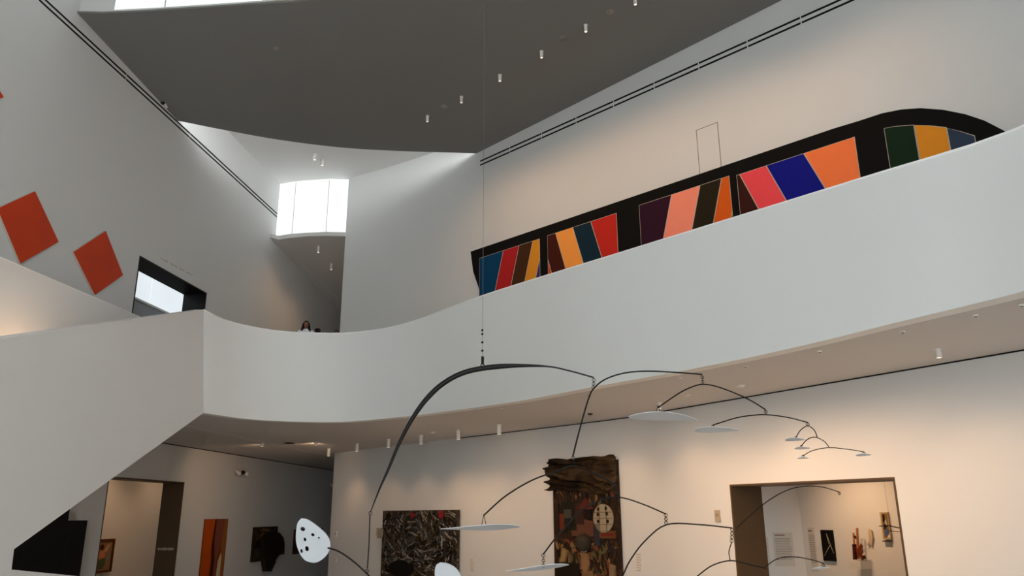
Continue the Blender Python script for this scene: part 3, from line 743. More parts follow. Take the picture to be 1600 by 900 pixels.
device(LL(510.5, 833), dWL, nWL, .3, .2, 'small wall device at the far end of the left wall above plate height', 'wall_device', 'wall device', FIX)
for (u, v), w, h, lab, nm, cat in (((523.8, 835), .16, .26, 'small pale thermostat at the left end of the lower right wall', 'thermostat', 'thermostat'), ((523, 875), .14, .16, 'small pale switch plate low at the left end of the lower right wall', 'switch_plate', 'switch')):
    p, t, n_ = LR(u + 1.5, v); device(p, t, n_, w, h, lab, nm, cat, FIX, GREYF)
p, t, n_ = LR(1122, 806); device(p, t, n_, .16, .26, 'small wall thermostat left of the lower right portal', 'thermostat', 'thermostat', flat('device_beige', (176, 160, 138)), GREYF)
# labels beside the artworks
def label_card(u, v, w, h, label, lines=7):
    p, t, n_ = LR(u, v); b = wall_box(G(), p, t, n_, w, h, .006).build('wall_label', flat('label_card', (216, 212, 204))); tag(b, label, 'wall label')
    for i in range(lines):
        ww = w * random.uniform(.55, .85)
        wall_box(G(), p + ZUP * (h * (.4 - .8 * i / (lines - 1))) - t * ((w * .88 - ww) / 2), t, n_, ww, h * .045, .001, .0065).build('text_line', flat('label_print', (176, 170, 160)), b)
label_card(738, 883, .22, .44, 'small pale wall label between the two large lower artworks')
label_card(999, 879, .24, .5, 'small pale wall label right of the tall assemblage')
# small text strip on the bronze jamb of the left portal
p = pWL + dWL * (s1 - .045) - nWL * .42 + ZUP * 2.2
e = empty('jamb_lettering', p); tag(e, 'pale line of small lettering on the bronze jamb of the left portal', 'lettering')
for i in range(14):
    G().box(p - nWL * (-.3 + .046 * i), nWL * .015, dWL * .003, ZUP * random.choice((.03, .04, .05))).build('letter', flat('lettering_pale', (190, 180, 165)), e)

# gallery behind the left portal
def L2(u, v): return on_pl(u, v, pW2, nWL)
a, b = L2(147, 843), L2(177, 842); z1_ = a.z; z0_ = L2(170, 893).z; sa, sb = sOf(a, pW2, dWL), sOf(b, pW2, dWL)
def P2_(x, y, lift): return pW2 + dWL * (sa + (sb - sa) * x) + ZUP * (z0_ + (z1_ - z0_) * y) + nWL * lift
fr_ = G().prism([P2_(x, y, .01) for x, y in ((0, 0), (1, 0), (1, 1), (0, 1))], nWL * .05).build('framed_painting', flat('canvas_ochre', (150, 118, 84), .6, .2, 4))
tag(fr_, 'small framed figure painting inside the left portal gallery', 'painting')
FRM = flat('frame_walnut', (96, 52, 24), .45, .2)
for poly in ([(0, 0), (1, 0), (.93, .06), (.07, .06)], [(.07, .94), (.93, .94), (1, 1), (0, 1)], [(0, 0), (.07, .06), (.07, .94), (0, 1)], [(1, 0), (1, 1), (.93, .94), (.93, .06)]):
    G().prism([P2_(x, y, .06) for x, y in poly], nWL * .05).build('frame_rail', FRM, fr_)
for poly, col in (([(.3, .7), (.42, .66), (.5, .72), (.48, .82), (.38, .86), (.3, .8)], (70, 36, 24)), ([(.24, .44), (.4, .4), (.6, .44), (.58, .6), (.5, .66), (.34, .64)], (206, 128, 92)), ([(.2, .14), (.5, .1), (.66, .24), (.62, .44), (.4, .42), (.26, .34)], (86, 96, 66)),
                  ([(.5, .62), (.62, .74), (.74, .86), (.78, .78), (.66, .62)], (212, 168, 128)), ([(.7, .3), (.84, .4), (.8, .6), (.72, .5)], (120, 140, 130)), ([(.14, .2), (.22, .24), (.2, .34), (.12, .3)], (190, 110, 86))):
    G().prism([P2_(x, y, .06) for x, y in poly], nWL * .006).build('paint_area', flat('fig_%d' % col[0], col), fr_)
pl = V((pW2.x, pW2.y, 0)) + nWL * 2.0
q = L2(150, 830)
spotlight(V((q.x, q.y, Z2B)) + nWL * 2.4, V((q.x, q.y, 2.4)), 'white canister spotlight in the gallery behind the left portal', None, LOW_POWER * 330, 110, blend=1)
q = L2(230, 840)
spotlight(V((q.x, q.y, Z2B)) + nWL * 2.4, V((q.x, q.y, 2.6)), 'second canister spotlight in the gallery behind the left portal', None, LOW_POWER * 220, 120, blend=1)

# ------------------------------------------------------------------ lower right wall: scrap collage
def on_wr(u0, u1, vt):
    a, t, n_ = LR(u0, vt); b, _, _ = LR(u1, vt); d = (b - a); d.z = 0; L = d.length; d.normalize(); n_ = V((d.y, -d.x, 0)); return V((a.x, a.y, 0)), d, n_, L, a.z
A_, d_, n_, L_, zt_ = on_wr(603, 720.5, 798); zb_ = .7; Hh = zt_ - zb_
def CP(x, y, lift): return A_ + d_ * (L_ * x) + ZUP * (zb_ + Hh * y) + n_ * (lift + .05)
cl = G().prism([CP(0, 0, 0), CP(1, 0, 0), CP(1, 1, 0), CP(0, 1, 0)], n_ * .08).build('scrap_collage', mottled('collage_ground', [srgb(20, 16, 14), srgb(60, 54, 48), srgb(28, 24, 22), srgb(88, 74, 52), srgb(34, 30, 28), srgb(120, 110, 98), srgb(24, 20, 16)], 2.2, 8, 3))
tag(cl, 'large square collage of dark tangled scraps with two red spots', 'artwork')
def scraps(n, cols, fn, box_, lens, wid, swirl, lift0=.08):
    gs = [G() for _ in cols]
    for i in range(n):
        x, y = random.uniform(box_[0], box_[1]), random.uniform(box_[2], box_[3])
        a = swirl(x, y) + random.gauss(0, .5); l = random.uniform(*lens); w = random.uniform(*wid)
        k = random.randrange(len(cols)); bend = random.uniform(-.5, .5)
        pts = []
        cx, cy = x, y
        L1, L2 = [], []
        for j in range(4):
            px, py = math.cos(a), math.sin(a); wj = w * (.35 if j in (0, 3) else 1)
            L1.append((cx - py * wj, cy + px * wj)); L2.append((cx + py * wj, cy - px * wj))
            cx += px * l / 3; cy += py * l / 3; a += bend
        lift = lift0 + random.uniform(.005, .05)
        poly = L1 + L2[::-1]
        if all(box_[0] <= p[0] <= box_[1] and box_[2] <= p[1] <= box_[3] for p in poly):
            gs[k].prism([fn(p[0], p[1], lift0 - .002) for p in poly], n_ * (lift - lift0))
    return gs
cols = [(12, 10, 9), (52, 48, 44), (92, 82, 68), (46, 34, 20), (62, 66, 72), (150, 143, 132), (22, 16, 12), (66, 50, 28)]
gs = scraps(2200, cols, CP, (.005, .995, 0, .998), (.04, .15), (.0018, .007), lambda x, y: math.atan2(y - .55, x - .5) + 1.6 + .8 * math.sin(7 * x))
for g, c in zip(gs, cols):
    o = g.build('scrap_strips', flat('scrap_%d_%d' % c[:2], c, .8, .25, 5), cl); o['kind'] = 'stuff'
for x, y, r in ((.44, .94, .04), (.81, .945, .055)):
    g = G(); 
    poly = [CP(x + r * .8 * math.cos(w) * (1 if k % 2 else .62), y + r * math.sin(w) * (1 if k % 2 else .62), .11) for k, w in enumerate([2 * math.pi * j / 18 for j in range(18)])]
    g.prism(poly, n_ * .04); b = g.build('red_spot', flat('spot_red', (128, 34, 40), .7, .15), cl)
g = G(); g.prism([CP(.3 + .18 * math.cos(w), .28 + .1 * math.sin(w) , .1) for w in [2 * math.pi * j / 14 for j in range(14)]], n_ * .03); g.build('black_patch', flat('patch_black', (12, 10, 9)), cl)
g = G()
for k in range(7):
    g.box(CP(-.02 + .015 * (k % 2), .655 + .018 * k, .1), d_ * random.uniform(.1, .19), n_ * .08, ZUP * .035)
g.build('pale_bundle', flat('bundle_pale', (160, 148, 128), .8, .2), cl)

# ------------------------------------------------------------------ tall assemblage
A_, d_, n_, L_, zt_ = on_wr(868, 967, 722); zb_ = .8; Hh = zt_ - zb_
asm = G().prism([CP(0, 0, -.04), CP(1, 0, -.04), CP(1, .985, -.04), CP(0, .985, -.04)], n_ * .12).build('tall_assemblage', mottled('assemblage_ground', [srgb(26, 18, 12), srgb(52, 36, 22), srgb(34, 24, 16), srgb(72, 48, 32), srgb(40, 28, 18)], 1.8, 7, 2))
tag(asm, 'tall narrow brown assemblage crowned with crumpled dark cloth', 'artwork')
NU, NV = 46, 34; g = G()                  # crumpled cloth over the top
from mathutils import noise as NZ
for j in range(NV):
    for i in range(NU):
        x, y = i / (NU - 1), j / (NV - 1)
        X = -.055 + 1.06 * x; Y = .80 + .215 * y - (.0 if x < .38 else .04 * math.sin((x - .38) * 5)) * (1 - y)
        X += .028 * NZ.noise(V((2 * x, 5 * y, 3.3))) * (1 if x < .5 else .4); 
        Y += .012 * NZ.noise(V((6 * x, 0, 1.3))) * y + (.03 * NZ.noise(V((5 * x, 0, 7.7))) * (1 - y))
        rid = abs(math.sin(9 * (x * .6 + y * .9) + 4 * NZ.noise(V((2 * x, 3 * y, .5)))))
        rid2 = abs(NZ.noise(V((6 * x, 14 * y, 2.1))))
        dz = .12 + .26 * (1 - rid) * (1.2 if x < .45 else .7) + .14 * rid2
        if x in (0, 1) or y in (0, 1): dz *= .55
        g.v.append(CP(X, Y, dz))
nn = len(g.v)
for j in range(NV):
    for i in range(NU): g.v.append(CP(-.02 + 1.0 * i / (NU - 1), .80 + .20 * j / (NV - 1), .02))
for j in range(NV - 1):
    for i in range(NU - 1):
        q = j * NU + i; g.f += [(q, q + 1, q + NU + 1, q + NU), (nn + q, nn + q + NU, nn + q + NU + 1, nn + q + 1)]
for i in range(NU - 1): g.f += [(i, nn + i, nn + i + 1, i + 1), ((NV - 1) * NU + i, (NV - 1) * NU + i + 1, nn + (NV - 1) * NU + i + 1, nn + (NV - 1) * NU + i)]
for j in range(NV - 1): g.f += [(j * NU, (j + 1) * NU, nn + (j + 1) * NU, nn + j * NU), (j * NU + NU - 1, nn + j * NU + NU - 1, nn + (j + 1) * NU + NU - 1, (j + 1) * NU + NU - 1)]
g.build('crumpled_cloth', mottled('dark_cloth', [srgb(24, 17, 11), srgb(46, 33, 21), srgb(66, 50, 30), srgb(34, 24, 16)], 1.2, 5, .6), asm, smooth=True, angle=70)
cols = [(30, 22, 15), (96, 74, 48), (128, 92, 60), (62, 44, 28), (40, 30, 30), (104, 58, 38), (84, 78, 46), (44, 34, 22)]
gs = scraps(420, cols, CP, (.01, .99, .0, .46), (.03, .12), (.008, .022), lambda x, y: 1.4 + 1.5 * math.sin(9 * x + 5 * y)) 
gs2 = scraps(70, cols, CP, (.05, .98, .66, .82), (.05, .11), (.008, .02), lambda x, y: 1.5)
for g, h, c in zip(gs, gs2, cols):
    g.add(h.v, h.f); o = g.build('scrap_pieces', flat('piece_%d_%d' % c[:2], c, .8, .25, 5), asm); o['kind'] = 'stuff'
def piece(poly, col, name='board_piece', t=.05, lift=.08): return G().prism([CP(x, y, lift) for x, y in poly], n_ * t).build(name, flat('asm_%d_%d_%d' % col, col, .75, .15, 5), asm)
R4 = lambda x0, y0, x1, y1: [(x0, y0), (x1, y0), (x1, y1), (x0, y1)]
piece(R4(.16, .52, .38, .71), (38, 36, 26)); piece(R4(.2, .60, .32, .66), (66, 62, 52), t=.07); piece(R4(.12, .52, .2, .63), (96, 44, 26), t=.06)
piece(R4(.02, .50, .1, .70), (44, 32, 22)); piece(R4(.38, .56, .5, .70), (54, 34, 26)); piece([(.42, .66), (.54, .74), (.66, .66)], (84, 38, 30), t=.07)
piece([(.3, .48), (.64, .48), (.64, .58), (.44, .6), (.3, .53)], (92, 58, 44), t=.03); piece(R4(.66, .42, .74, .56), (46, 46, 54), t=.06); piece(R4(.74, .47, .96, .52), (98, 62, 34), t=.06); piece(R4(.78, .485, .94, .505), (100, 40, 26), t=.075)
piece(R4(.54, .6, .62, .66), (30, 22, 18), t=.07); piece(R4(.06, .14, .42, .3), (28, 20, 13), t=.07)
for k in range(7): piece(R4(.17 + .03 * k, .53, .178 + .03 * k, .71), (22, 22, 18), 'slat', .06)
w16 = [2 * math.pi * j / 28 for j in range(28)]
ov = G().prism([CP(.80 + .145 * math.cos(w), .60 + .093 * math.sin(w), .1) for w in w16], n_ * .04).build('pale_oval', flat('oval_pale', (150, 138, 116), .7, .06), asm)
for x in (-.05, .05): G().prism([CP(.80 + x - .004, .515, .14), CP(.80 + x + .004, .515, .14), CP(.80 + x + .004, .685, .14), CP(.80 + x - .004, .685, .14)], n_ * .006).build('grid_line', flat('grid_brown', (96, 80, 60)), ov)
for y in (-.04, .0, .04): G().prism([CP(.67, .6 + y - .002, .14), CP(.93, .6 + y - .002, .14), CP(.93, .6 + y + .002, .14), CP(.67, .6 + y + .002, .14)], n_ * .006).build('grid_line', flat('grid_brown', (96, 80, 60)), ov)
for x, y in ((-.07, .025), (-.07, -.02), (.06, .03), (.07, -.02), (-.065, .06), (.05, .065)):
    G().prism([CP(.8 + x + .018 * math.cos(w), .6 + y + .013 * math.sin(w), .143) for w in w16[::2]], n_ * .006).build('dark_spot', flat('spot_dark', (34, 26, 20)), ov)
# pieced-together pale figure in the lower half
fig = [([(.47, .44), (.53, .445), (.56, .41), (.53, .375), (.47, .375), (.44, .41)], (150, 134, 104)), ([(.46, .37), (.55, .37), (.58, .3), (.54, .24), (.48, .25), (.46, .3)], (134, 98, 66)), ([(.46, .25), (.62, .26), (.66, .16), (.5, .15)], (120, 88, 56)),
       ([(.47, .15), (.56, .15), (.54, -.0), (.46, -.0)], (128, 94, 62)), ([(.57, .15), (.66, .15), (.74, .02), (.66, .0)], (116, 86, 54)), ([(.12, .30), (.2, .31), (.24, .38), (.17, .4)], (140, 112, 70)), ([(.86, .2), (.94, .22), (.95, .3), (.88, .31)], (126, 100, 72)), ([(.22, .1), (.36, .06), (.4, .13), (.28, .16)], (150, 122, 56)), ([(.82, .02), (.92, .0), (.9, .1), (.8, .1)], (140, 74, 44))]
for poly, col in fig: piece(poly, col, 'figure_piece', .09, .08)
G().ball(CP(.5, .44, .14), .25, .25, .25).build('round_knob', flat('knob_grey', (54, 46, 36), .7, .3), asm, smooth=True)

# ------------------------------------------------------------------ gallery behind the right portal
def gr_sz(u, v):
    p = GR(u, v); return sOf(p, pG, dWR), p.z
def GP(s, z, l): return V((pG.x, pG.y, 0)) + dWR * s + ZUP * z + nWR * l
def gr_rect(name, u0, v0, u1, v1, mat, t=.05):
    sa, za = gr_sz(u0, v0); sb, zb_ = gr_sz(u1, v1); return G().prism([GP(sa, zb_, .01), GP(sb, zb_, .01), GP(sb, za, .01), GP(sa, za, .01)], nWR * t).build(name, mat), sa, sb, za, zb_
c, sa, sb, za, zb_ = gr_rect('black_painting', 1284, 828, 1308, 877, flat('canvas_soot', (16, 14, 14)), .06)
tag(c, 'black painting with thin pale angled lines in the right gallery', 'painting')
fx = lambda x, y, l=.071: GP(sa + (sb - sa) * x, zb_ + (za - zb_) * y, l)
for a, b, w in (((.5, .88), (.94, .26), .03), ((.94, .26), (.72, .52), .02), ((.72, .52), (.12, .16), .025), ((.5, .88), (.62, .55), .02)):
    dx, dy = b[0] - a[0], b[1] - a[1]; l = math.hypot(dx, dy); px, py = -dy / l * w, dx / l * w * .5
    G().prism([fx(a[0] + px, a[1] + py), fx(b[0] + px * .3, b[1] + py * .3), fx(b[0] - px * .3, b[1] - py * .3), fx(a[0] - px, a[1] - py)], nWR * .004).build('pale_line', flat('line_pale', (186, 172, 140)), c)
c, sa, sb, za, zb_ = gr_rect('framed_abstract', 1377, 800, 1395, 843, flat('frame_sand', (196, 176, 140)), .07)
tag(c, 'small upright abstract picture in a pale frame in the right gallery', 'painting')
for poly, col in (([(.2, .06), (.95, .06), (.95, .95), (.2, .95)], (136, 104, 52)), ([(.3, .6), (.6, .68), (.6, .92), (.36, .9)], (28, 22, 24)), ([(.6, .5), (.8, .55), (.72, .74), (.6, .7)], (196, 196, 190)), ([(.3, .34), (.7, .42), (.66, .58), (.4, .56)], (34, 40, 66)), ([(.4, .1), (.9, .2), (.76, .4), (.44, .34)], (70, 98, 150)), ([(.6, .06), (.95, .06), (.95, .22)], (226, 220, 206))):
    G().prism([fx(x, y, .08) for x, y in poly], nWR * (.004 if col[0] == 136 else .008)).build('paint_area', flat('abs_%d' % col[0], col), c)
c, *_ = gr_rect('picture_shelf', 1382, 844.5, 1394, 846.5, flat('shelf_umber', (70, 50, 32)), .09); tag(c, 'thin dark ledge below the small abstract picture', 'ledge')
# text panels
TXT = flat('panel_print', (160, 154, 146))
def text_panel(P, d, n, w, h, label, lines, head=True):
    b = wall_box(G(), P, d, n, w, h, .02).build('text_panel', flat('panel_card', (212, 208, 200))); tag(b, label, 'text panel')
    if head: wall_box(G(), P + ZUP * h * .42 - d * w * .15, d, n, w * .5, h * .03, .001, .0205).build('heading', flat('panel_heading', (120, 84, 76)), b)
    for i in range(lines):
        ww = w * random.uniform(.74, .84)
        wall_box(G(), P + ZUP * h * (.32 - .62 * i / max(1, lines - 1)) - d * (w * .84 - ww) / 2, d, n, ww, h * .018, .001, .0205).build('text_line', TXT, b)
    return b
dG = -dGL
def gl_c(u0, v0, u1, v1):
    a, b = GL_(u0, v0), GL_(u1, v1); return (a + b) / 2, abs((b - a).dot(dG)), abs(a.z - b.z)
P, w, h = gl_c(1207, 832, 1243, 885); text_panel(P, dG, nGL, w, h, 'larger pale text panel on the grey wall inside the right portal', 14)
P, w, h = gl_c(1180, 839, 1204, 885); text_panel(P, dG, nGL, w, h, 'pale text panel half hidden behind the bronze jamb of the right portal', 12)
sa, za = gr_sz(1262, 824); sb, zb_ = gr_sz(1280, 893)
text_panel(GP((sa + sb) / 2, (za + zb_) / 2, 0), dWR, nWR, sb - sa, za - zb_, 'tall pale text panel on the lit wall beside the black painting', 16)
# pale leaf-like relief and tiny labels on the lit wall
sa, za = gr_sz(1362, 826); lp = [gr_sz(*q) for q in ((1360, 826), (1364, 829), (1366, 840), (1364, 853), (1361, 848), (1357, 852), (1360, 842), (1359, 832))]
o = G().prism([GP(s, z, .02) for s, z in lp], nWR * .05).build('pale_relief', flat('relief_pale', (208, 190, 160))); tag(o, 'pale slender relief on the lit wall right of the wooden sculpture', 'relief')
# block shelf with stacked-wood sculpture
pF = pG + nWR * .42
_a, _b = on_pl(1326, 877, pF, nWR), on_pl(1346, 890, pF, nWR); sa, za = sOf(_a, pG, dWR), _a.z; sb, zb_ = sOf(_b, pG, dWR), _b.z
sh = G().prism([GP(sa, zb_, .01), GP(sb, zb_, .01), GP(sb, za, .01), GP(sa, za, .01)], nWR * .42).build('block_shelf', FIX); tag(sh, 'white block shelf carrying the wooden sculpture in the right gallery', 'shelf')
wd = [flat('wood_red', (120, 56, 30), .5, .2), flat('wood_tan', (176, 112, 64), .5, .2), flat('wood_dark', (58, 26, 20), .5, .2)]
base = GP((sa + sb) / 2, za + .0, .22); e = empty('wood_sculpture', base); tag(e, 'small sculpture of leaning brown wooden bars on the white block shelf', 'sculpture')
s_ = (sb - sa)
for (x0, z0, l0), (x1, z1, l1), w, mt in (((-.05, .02, 0), (.16, 1.0, .02), .045, 1), ((-.22, .02, .03), (-.16, .85, 0), .035, 1), ((-.25, .06, .0), (.36, .3, .05), .07, 0), ((-.2, .45, .05), (.3, .06, .03), .06, 0), ((-.15, .0, .08), (-.12, .5, .05), .07, 2), ((.1, .26, .04), (.4, .48, .06), .06, 0), ((.16, .05, .0), (.44, .12, .02), .08, 2), ((-.08, .66, 0), (0, .74, .03), .07, 2)):
    a = base + dWR * x0 * s_ * 1.25 + ZUP * (z0 * .82 + .045) + nWR * l0; b = base + dWR * x1 * s_ * 1.25 + ZUP * (z1 * .82 + .02) + nWR * l1
    ax = (b - a); L2_ = ax.length; ax.normalize(); sd = ax.cross(nWR).normalized()
    G().box((a + b) / 2, ax * (L2_ / 2), nWR * (w * .45), sd * w * .55).build('wood_bar', wd[mt], e)
for u, v, pw in ((1340, 850, 560), (1385, 820, 560), (1280, 850, 60)):
    s, z = gr_sz(u, v); q = GP(s, 2.4, 0)
    spotlight(GP(s, Z2B - .02, 2.3), q, 'canister spotlight in the right gallery over the ' + {1340: 'wooden sculpture', 1385: 'small abstract picture', 1280: 'black painting'}[u], 'spotlights in the right gallery', LOW_POWER * pw, 76, blend=1)

# ------------------------------------------------------------------ people at the balcony
SKIN = flat('skin_brown', (150, 104, 80), .5, .05); HAIR = flat('hair_black', (20, 15, 13), .5, .2, 20)
def person(x, y, height, label, shirt, hair_len, face_dir, stoop=0.0, skin=SKIN):
    """standing figure: skinned body, head with face, hair and clothes as children"""
    k = height / 1.7; f = V((math.sin(face_dir), -math.cos(face_dir), 0)); r = V((-f.y, f.x, 0)) * -1
    B = V((x, y, Z2)); P = lambda a, b, z: B + (r * a + f * (b + stoop * max(0, z - .9))) * k + ZUP * z * k
    J = {'pel': (P(0, 0, .95), .13), 'wai': (P(0, .0, 1.12), .115), 'che': (P(0, .0, 1.32), .13), 'nb': (P(0, 0, 1.43), .06), 'nt': (P(0, .02, 1.50), .05), 'hd': (P(0, .03, 1.58), .075), 'ht': (P(0, .02, 1.66), .06)}
    E_ = [('pel', 'wai'), ('wai', 'che'), ('che', 'nb'), ('nb', 'nt'), ('nt', 'hd'), ('hd', 'ht')]
    for s, t in ((-1, 'l'), (1, 'r')):
        J.update({'sh' + t: (P(.17 * s, 0, 1.39), .055), 'el' + t: (P(.23 * s, .02, 1.12), .042), 'wr' + t: (P(.22 * s, .14, .93), .03), 'ha' + t: (P(.21 * s, .19, .88), .035), 'hi' + t: (P(.09 * s, 0, .88), .085), 'kn' + t: (P(.1 * s, .01, .48), .058), 'an' + t: (P(.1 * s, 0, .09), .042), 'to' + t: (P(.11 * s, .15, .045), .035)})
        E_ += [('che', 'sh' + t), ('sh' + t, 'el' + t), ('el' + t, 'wr' + t), ('wr' + t, 'ha' + t), ('pel', 'hi' + t), ('hi' + t, 'kn' + t), ('kn' + t, 'an' + t), ('an' + t, 'to' + t)]
    keys = list(J); me = bpy.data.meshes.new('body'); root = empty('person', B); tag(root, label, 'person')
    me.from_pydata([J[q][0] - B for q in keys], [(keys.index(a), keys.index(b)) for a, b in E_], []); me.materials.append(skin)
    o = bpy.data.objects.new('body', me); COL.objects.link(o); o.parent = root; WL[o.name] = B
    md = o.modifiers.new('skin', 'SKIN'); md.use_smooth_shade = True
    for i, q in enumerate(keys):
        sv = me.skin_vertices[0].data[i]; sv.radius = (J[q][1] * k,) * 2; sv.use_root = (q == 'pel')
    o.modifiers.new('sub', 'SUBSURF').render_levels = 2
    hc = P(0, .03, 1.585)
    def shape(q):
        return V((q.x * (1 - .16 * max(0, -q.z)), q.y * (1 - .1 * max(0, -q.z)), q.z))
    g = G(); g.ball((0, 0, 0), .074, .092, .115, 18, 14, shape)
    g.ball((0, -.094, -.012), .012, .02, .022, 8, 6); g.ball((.076, .005, -.01), .01, .02, .03, 8, 6); g.ball((-.076, .005, -.01), .01, .02, .03, 8, 6)
    rot = Matrix(((r.x, -f.x, 0), (r.y, -f.y, 0), (0, 0, 1)))
    tr = lambda g: [hc + rot @ (v * k) for v in g.v]
    hd = mesh('head', tr(g), g.f, skin, root, True, 60)
    for xx in (-.03, .03):
        g = G().ball((xx, -.082, .005), .014, .008, .008, 8, 6); mesh('eye', tr(g), g.f, flat('eye_dark', (26, 18, 16)), hd, True)
    g = G().ball((0, -.082, -.055), .024, .01, .007, 10, 6); mesh('mouth', tr(g), g.f, flat('lips', (140, 70, 66)), hd, True)
    g = G()
    def hs(q):
        if q.y < -.15 and q.z < .35: q = V((q.x * 1.0, max(q.y, -.1), q.z))
        return q
    g.ball((0, .016, .022), .09, .105, .118, 20, 14, hs)
    if hair_len:
        for s in (-1, 1):
            g.tube([(s * .07, -.02, .05), (s * .092, -.01, -.06), (s * .105, -.005, -.17), (s * .12, -.02, -.30), (s * .11, -.03, -hair_len)], [.03, .04, .046, .045, .015], 8)
        g.tube([(0, .08, .0), (0, .1, -.15), (0, .1, -hair_len)], [.07, .085, .05], 10)
    else:
        g.ball((0, .11, .06), .05, .05, .05, 10, 8)
    mesh('hair', tr(g), g.f, HAIR, root, True, 70)
    g = G(); rows = [(1.46, .06, .055), (1.43, .12, .075), (1.385, .2, .1), (1.3, .205, .125), (1.12, .16, .12), (.98, .175, .135), (.86, .18, .14)]
    N_ = 18
    for z, a, b in rows:
        for i in range(N_):
            w = 2 * math.pi * i / N_; g.v.append(P(a * math.cos(w), b * math.sin(w), z))
    for j in range(len(rows) - 1):
        for i in range(N_): g.f.append((j * N_ + i, j * N_ + (i + 1) % N_, (j + 1) * N_ + (i + 1) % N_, (j + 1) * N_ + i))
    for s in (-1, 1): g.tube([P(.17 * s, 0, 1.39), P(.235 * s, .02, 1.12), P(.222 * s, .13, .95)], [.075 * k, .06 * k, .045 * k], 10)
    mesh('shirt', g.v, g.f, shirt, root, True, 70)
    g = G()
    for s in (-1, 1): g.tube([P(.085 * s, 0, .95), P(.1 * s, .01, .48), P(.1 * s, 0, .08)], [.115 * k, .08 * k, .07 * k], 10)
    mesh('trousers', g.v, g.f, flat('trousers_navy', (34, 38, 52)), root, True, 70)
    for s in (-1, 1): mesh('shoe', G().ball(P(.105 * s, .06, .045), .055 * k, .13 * k, .045 * k, 12, 8).v, G().ball((0, 0, 0), 1, 1, 1, 12, 8).f, flat('shoe_black', (26, 24, 24)), root, True)
    return root
q = at_y(479, 501, 22.75); person(q.x, 22.75, (q.z - Z2) / 1.725 * 1.7, 'person with long dark hair and white shirt looking over the balcony wall', flat('shirt_white', (225, 226, 230)), .42, .25)
q = at_y(497, 512.5, 23.25); person(q.x, 23.25, (q.z - Z2) / 1.725 * 1.7, 'middle one of three people at the balcony wall, only dark hair showing', flat('shirt_grey', (90, 90, 96)), 0, 2.6)
q = at_y(526, 515.5, 22.95); person(q.x, 22.95, (q.z - Z2) / 1.725 * 1.7, 'rightmost person behind the balcony wall, only the top of the head showing', flat('shirt_blue', (70, 84, 110)), .3, .1)

# ------------------------------------------------------------------ hanging mobile
YM = 8.6
def M(u, v, dy=0): return at_y(u, v, YM + dy)
PXM = YM / FPX
hang = M(754, 575)
topm = V((hang.x, hang.y, 19.3))
mob = empty('hanging_mobile', hang); tag(mob, 'large hanging mobile of black wire arms and white metal plates', 'mobile')
yv = V((0, 1, 0))
G().tube([M(754, 556), topm], .0022, 6).build('suspension_wire', paint('steel_cable', srgb(120, 118, 114), .4, .05, metal=.3), mob)
g = G()
for v in (516, 522, 535, 548): g.ball(M(753.6, v), .014, .014, .014, 8, 6)
g.build('wire_clamps', WIRE, mob, smooth=True)
G().tube([M(754, 557), M(754, 569)], .016, 8).build('shackle_pin', WIRE, mob, smooth=True)
G().ring(M(754, 571.5), yv, .02, .006).build('hook_ring', WIRE, mob, smooth=True)
def arm(px, r, dys=(0, 0), taper=None):
    n = len(px); pts = catmull([M(u, v, dys[0] + (dys[1] - dys[0]) * i / (n - 1)) for i, (u, v) in enumerate(px)], 5)
    N_ = len(pts); rr = [r * (taper(i / (N_ - 1)) if taper else 1) for i in range(N_)]
    return G().tube(pts, rr, 8).build('arm', WIRE, mob, smooth=True, angle=80)
def link(u0, v0, u1, v1, dy=0, n=None, r=.0045):
    a, b = M(u0, v0, dy), M(u1, v1, dy); L = (b - a).length; n = n or max(1, round(L / .045)); g = G(); dd = (b - a).normalized()
    for i in range(n):
        c = a.lerp(b, (i + .5) / n); g.ring(c, yv if i % 2 == 0 else V((.6, .8, 0)), min(L / n * .5, .018), r * .8, 12, 6)
    g.tube([a, b], .003, 6)
    return g.build('chain_link', WIRE, mob, smooth=True)
def plate(cx, cy, L, wv, dy=0, rise=0.0, blunt=.6, tilt=0.0, bendz=0.0, yaw=.25, back=None):
    """leaf-shaped sheet hung near level: length L px, apparent height wv px"""
    c = M(cx, cy, dy); l = L * PXM; ax = V((math.cos(yaw), math.sin(yaw), 0)); sd = V((-ax.y, ax.x, 0))
    el = (c - CAM).normalized().z; wd = min(.42 * l, .5); tl = math.asin(max(-.9, min(.9, wv * PXM / wd))) - math.asin(el)
    sd = sd * math.cos(tl) - ZUP * math.sin(tl)
    g = G(); N_ = 20; up_, dn = [], []
    for i in range(N_ + 1):
        t = i / N_; h = (math.sin(math.pi * t ** blunt) ** .8) * wd / 2
        p = c + ax * (l * (t - .5) / math.cos(yaw)) + ZUP * (rise * PXM * (t - .5) + bendz * PXM * (2 * t - 1) ** 2)
        up_.append(p + sd * h); dn.append(p - sd * h)
    n = ax.cross(sd).normalized() * .006
    vs = up_ + dn + [p + n for p in up_] + [p + n for p in dn]; q = N_ + 1
    fs = []
    for i in range(N_):
        fs += [(i, i + 1, q + i + 1, q + i), (2 * q + i, 3 * q + i, 3 * q + i + 1, 2 * q + i + 1), (i, 2 * q + i, 2 * q + i + 1, i + 1), (q + i, q + i + 1, 3 * q + i + 1, 3 * q + i)]
    return mesh('plate', vs, fs, PLATE, mob, True, 50)
def vee(u, v, cx, cy, dy=0, sp=5):
    g = G(); g.tube([M(u, v, dy), M(cx - sp, cy, dy)], .004, 6); g.tube([M(u, v, dy), M(cx + sp, cy, dy)], .004, 6); return g.build('hanger', WIRE, mob)
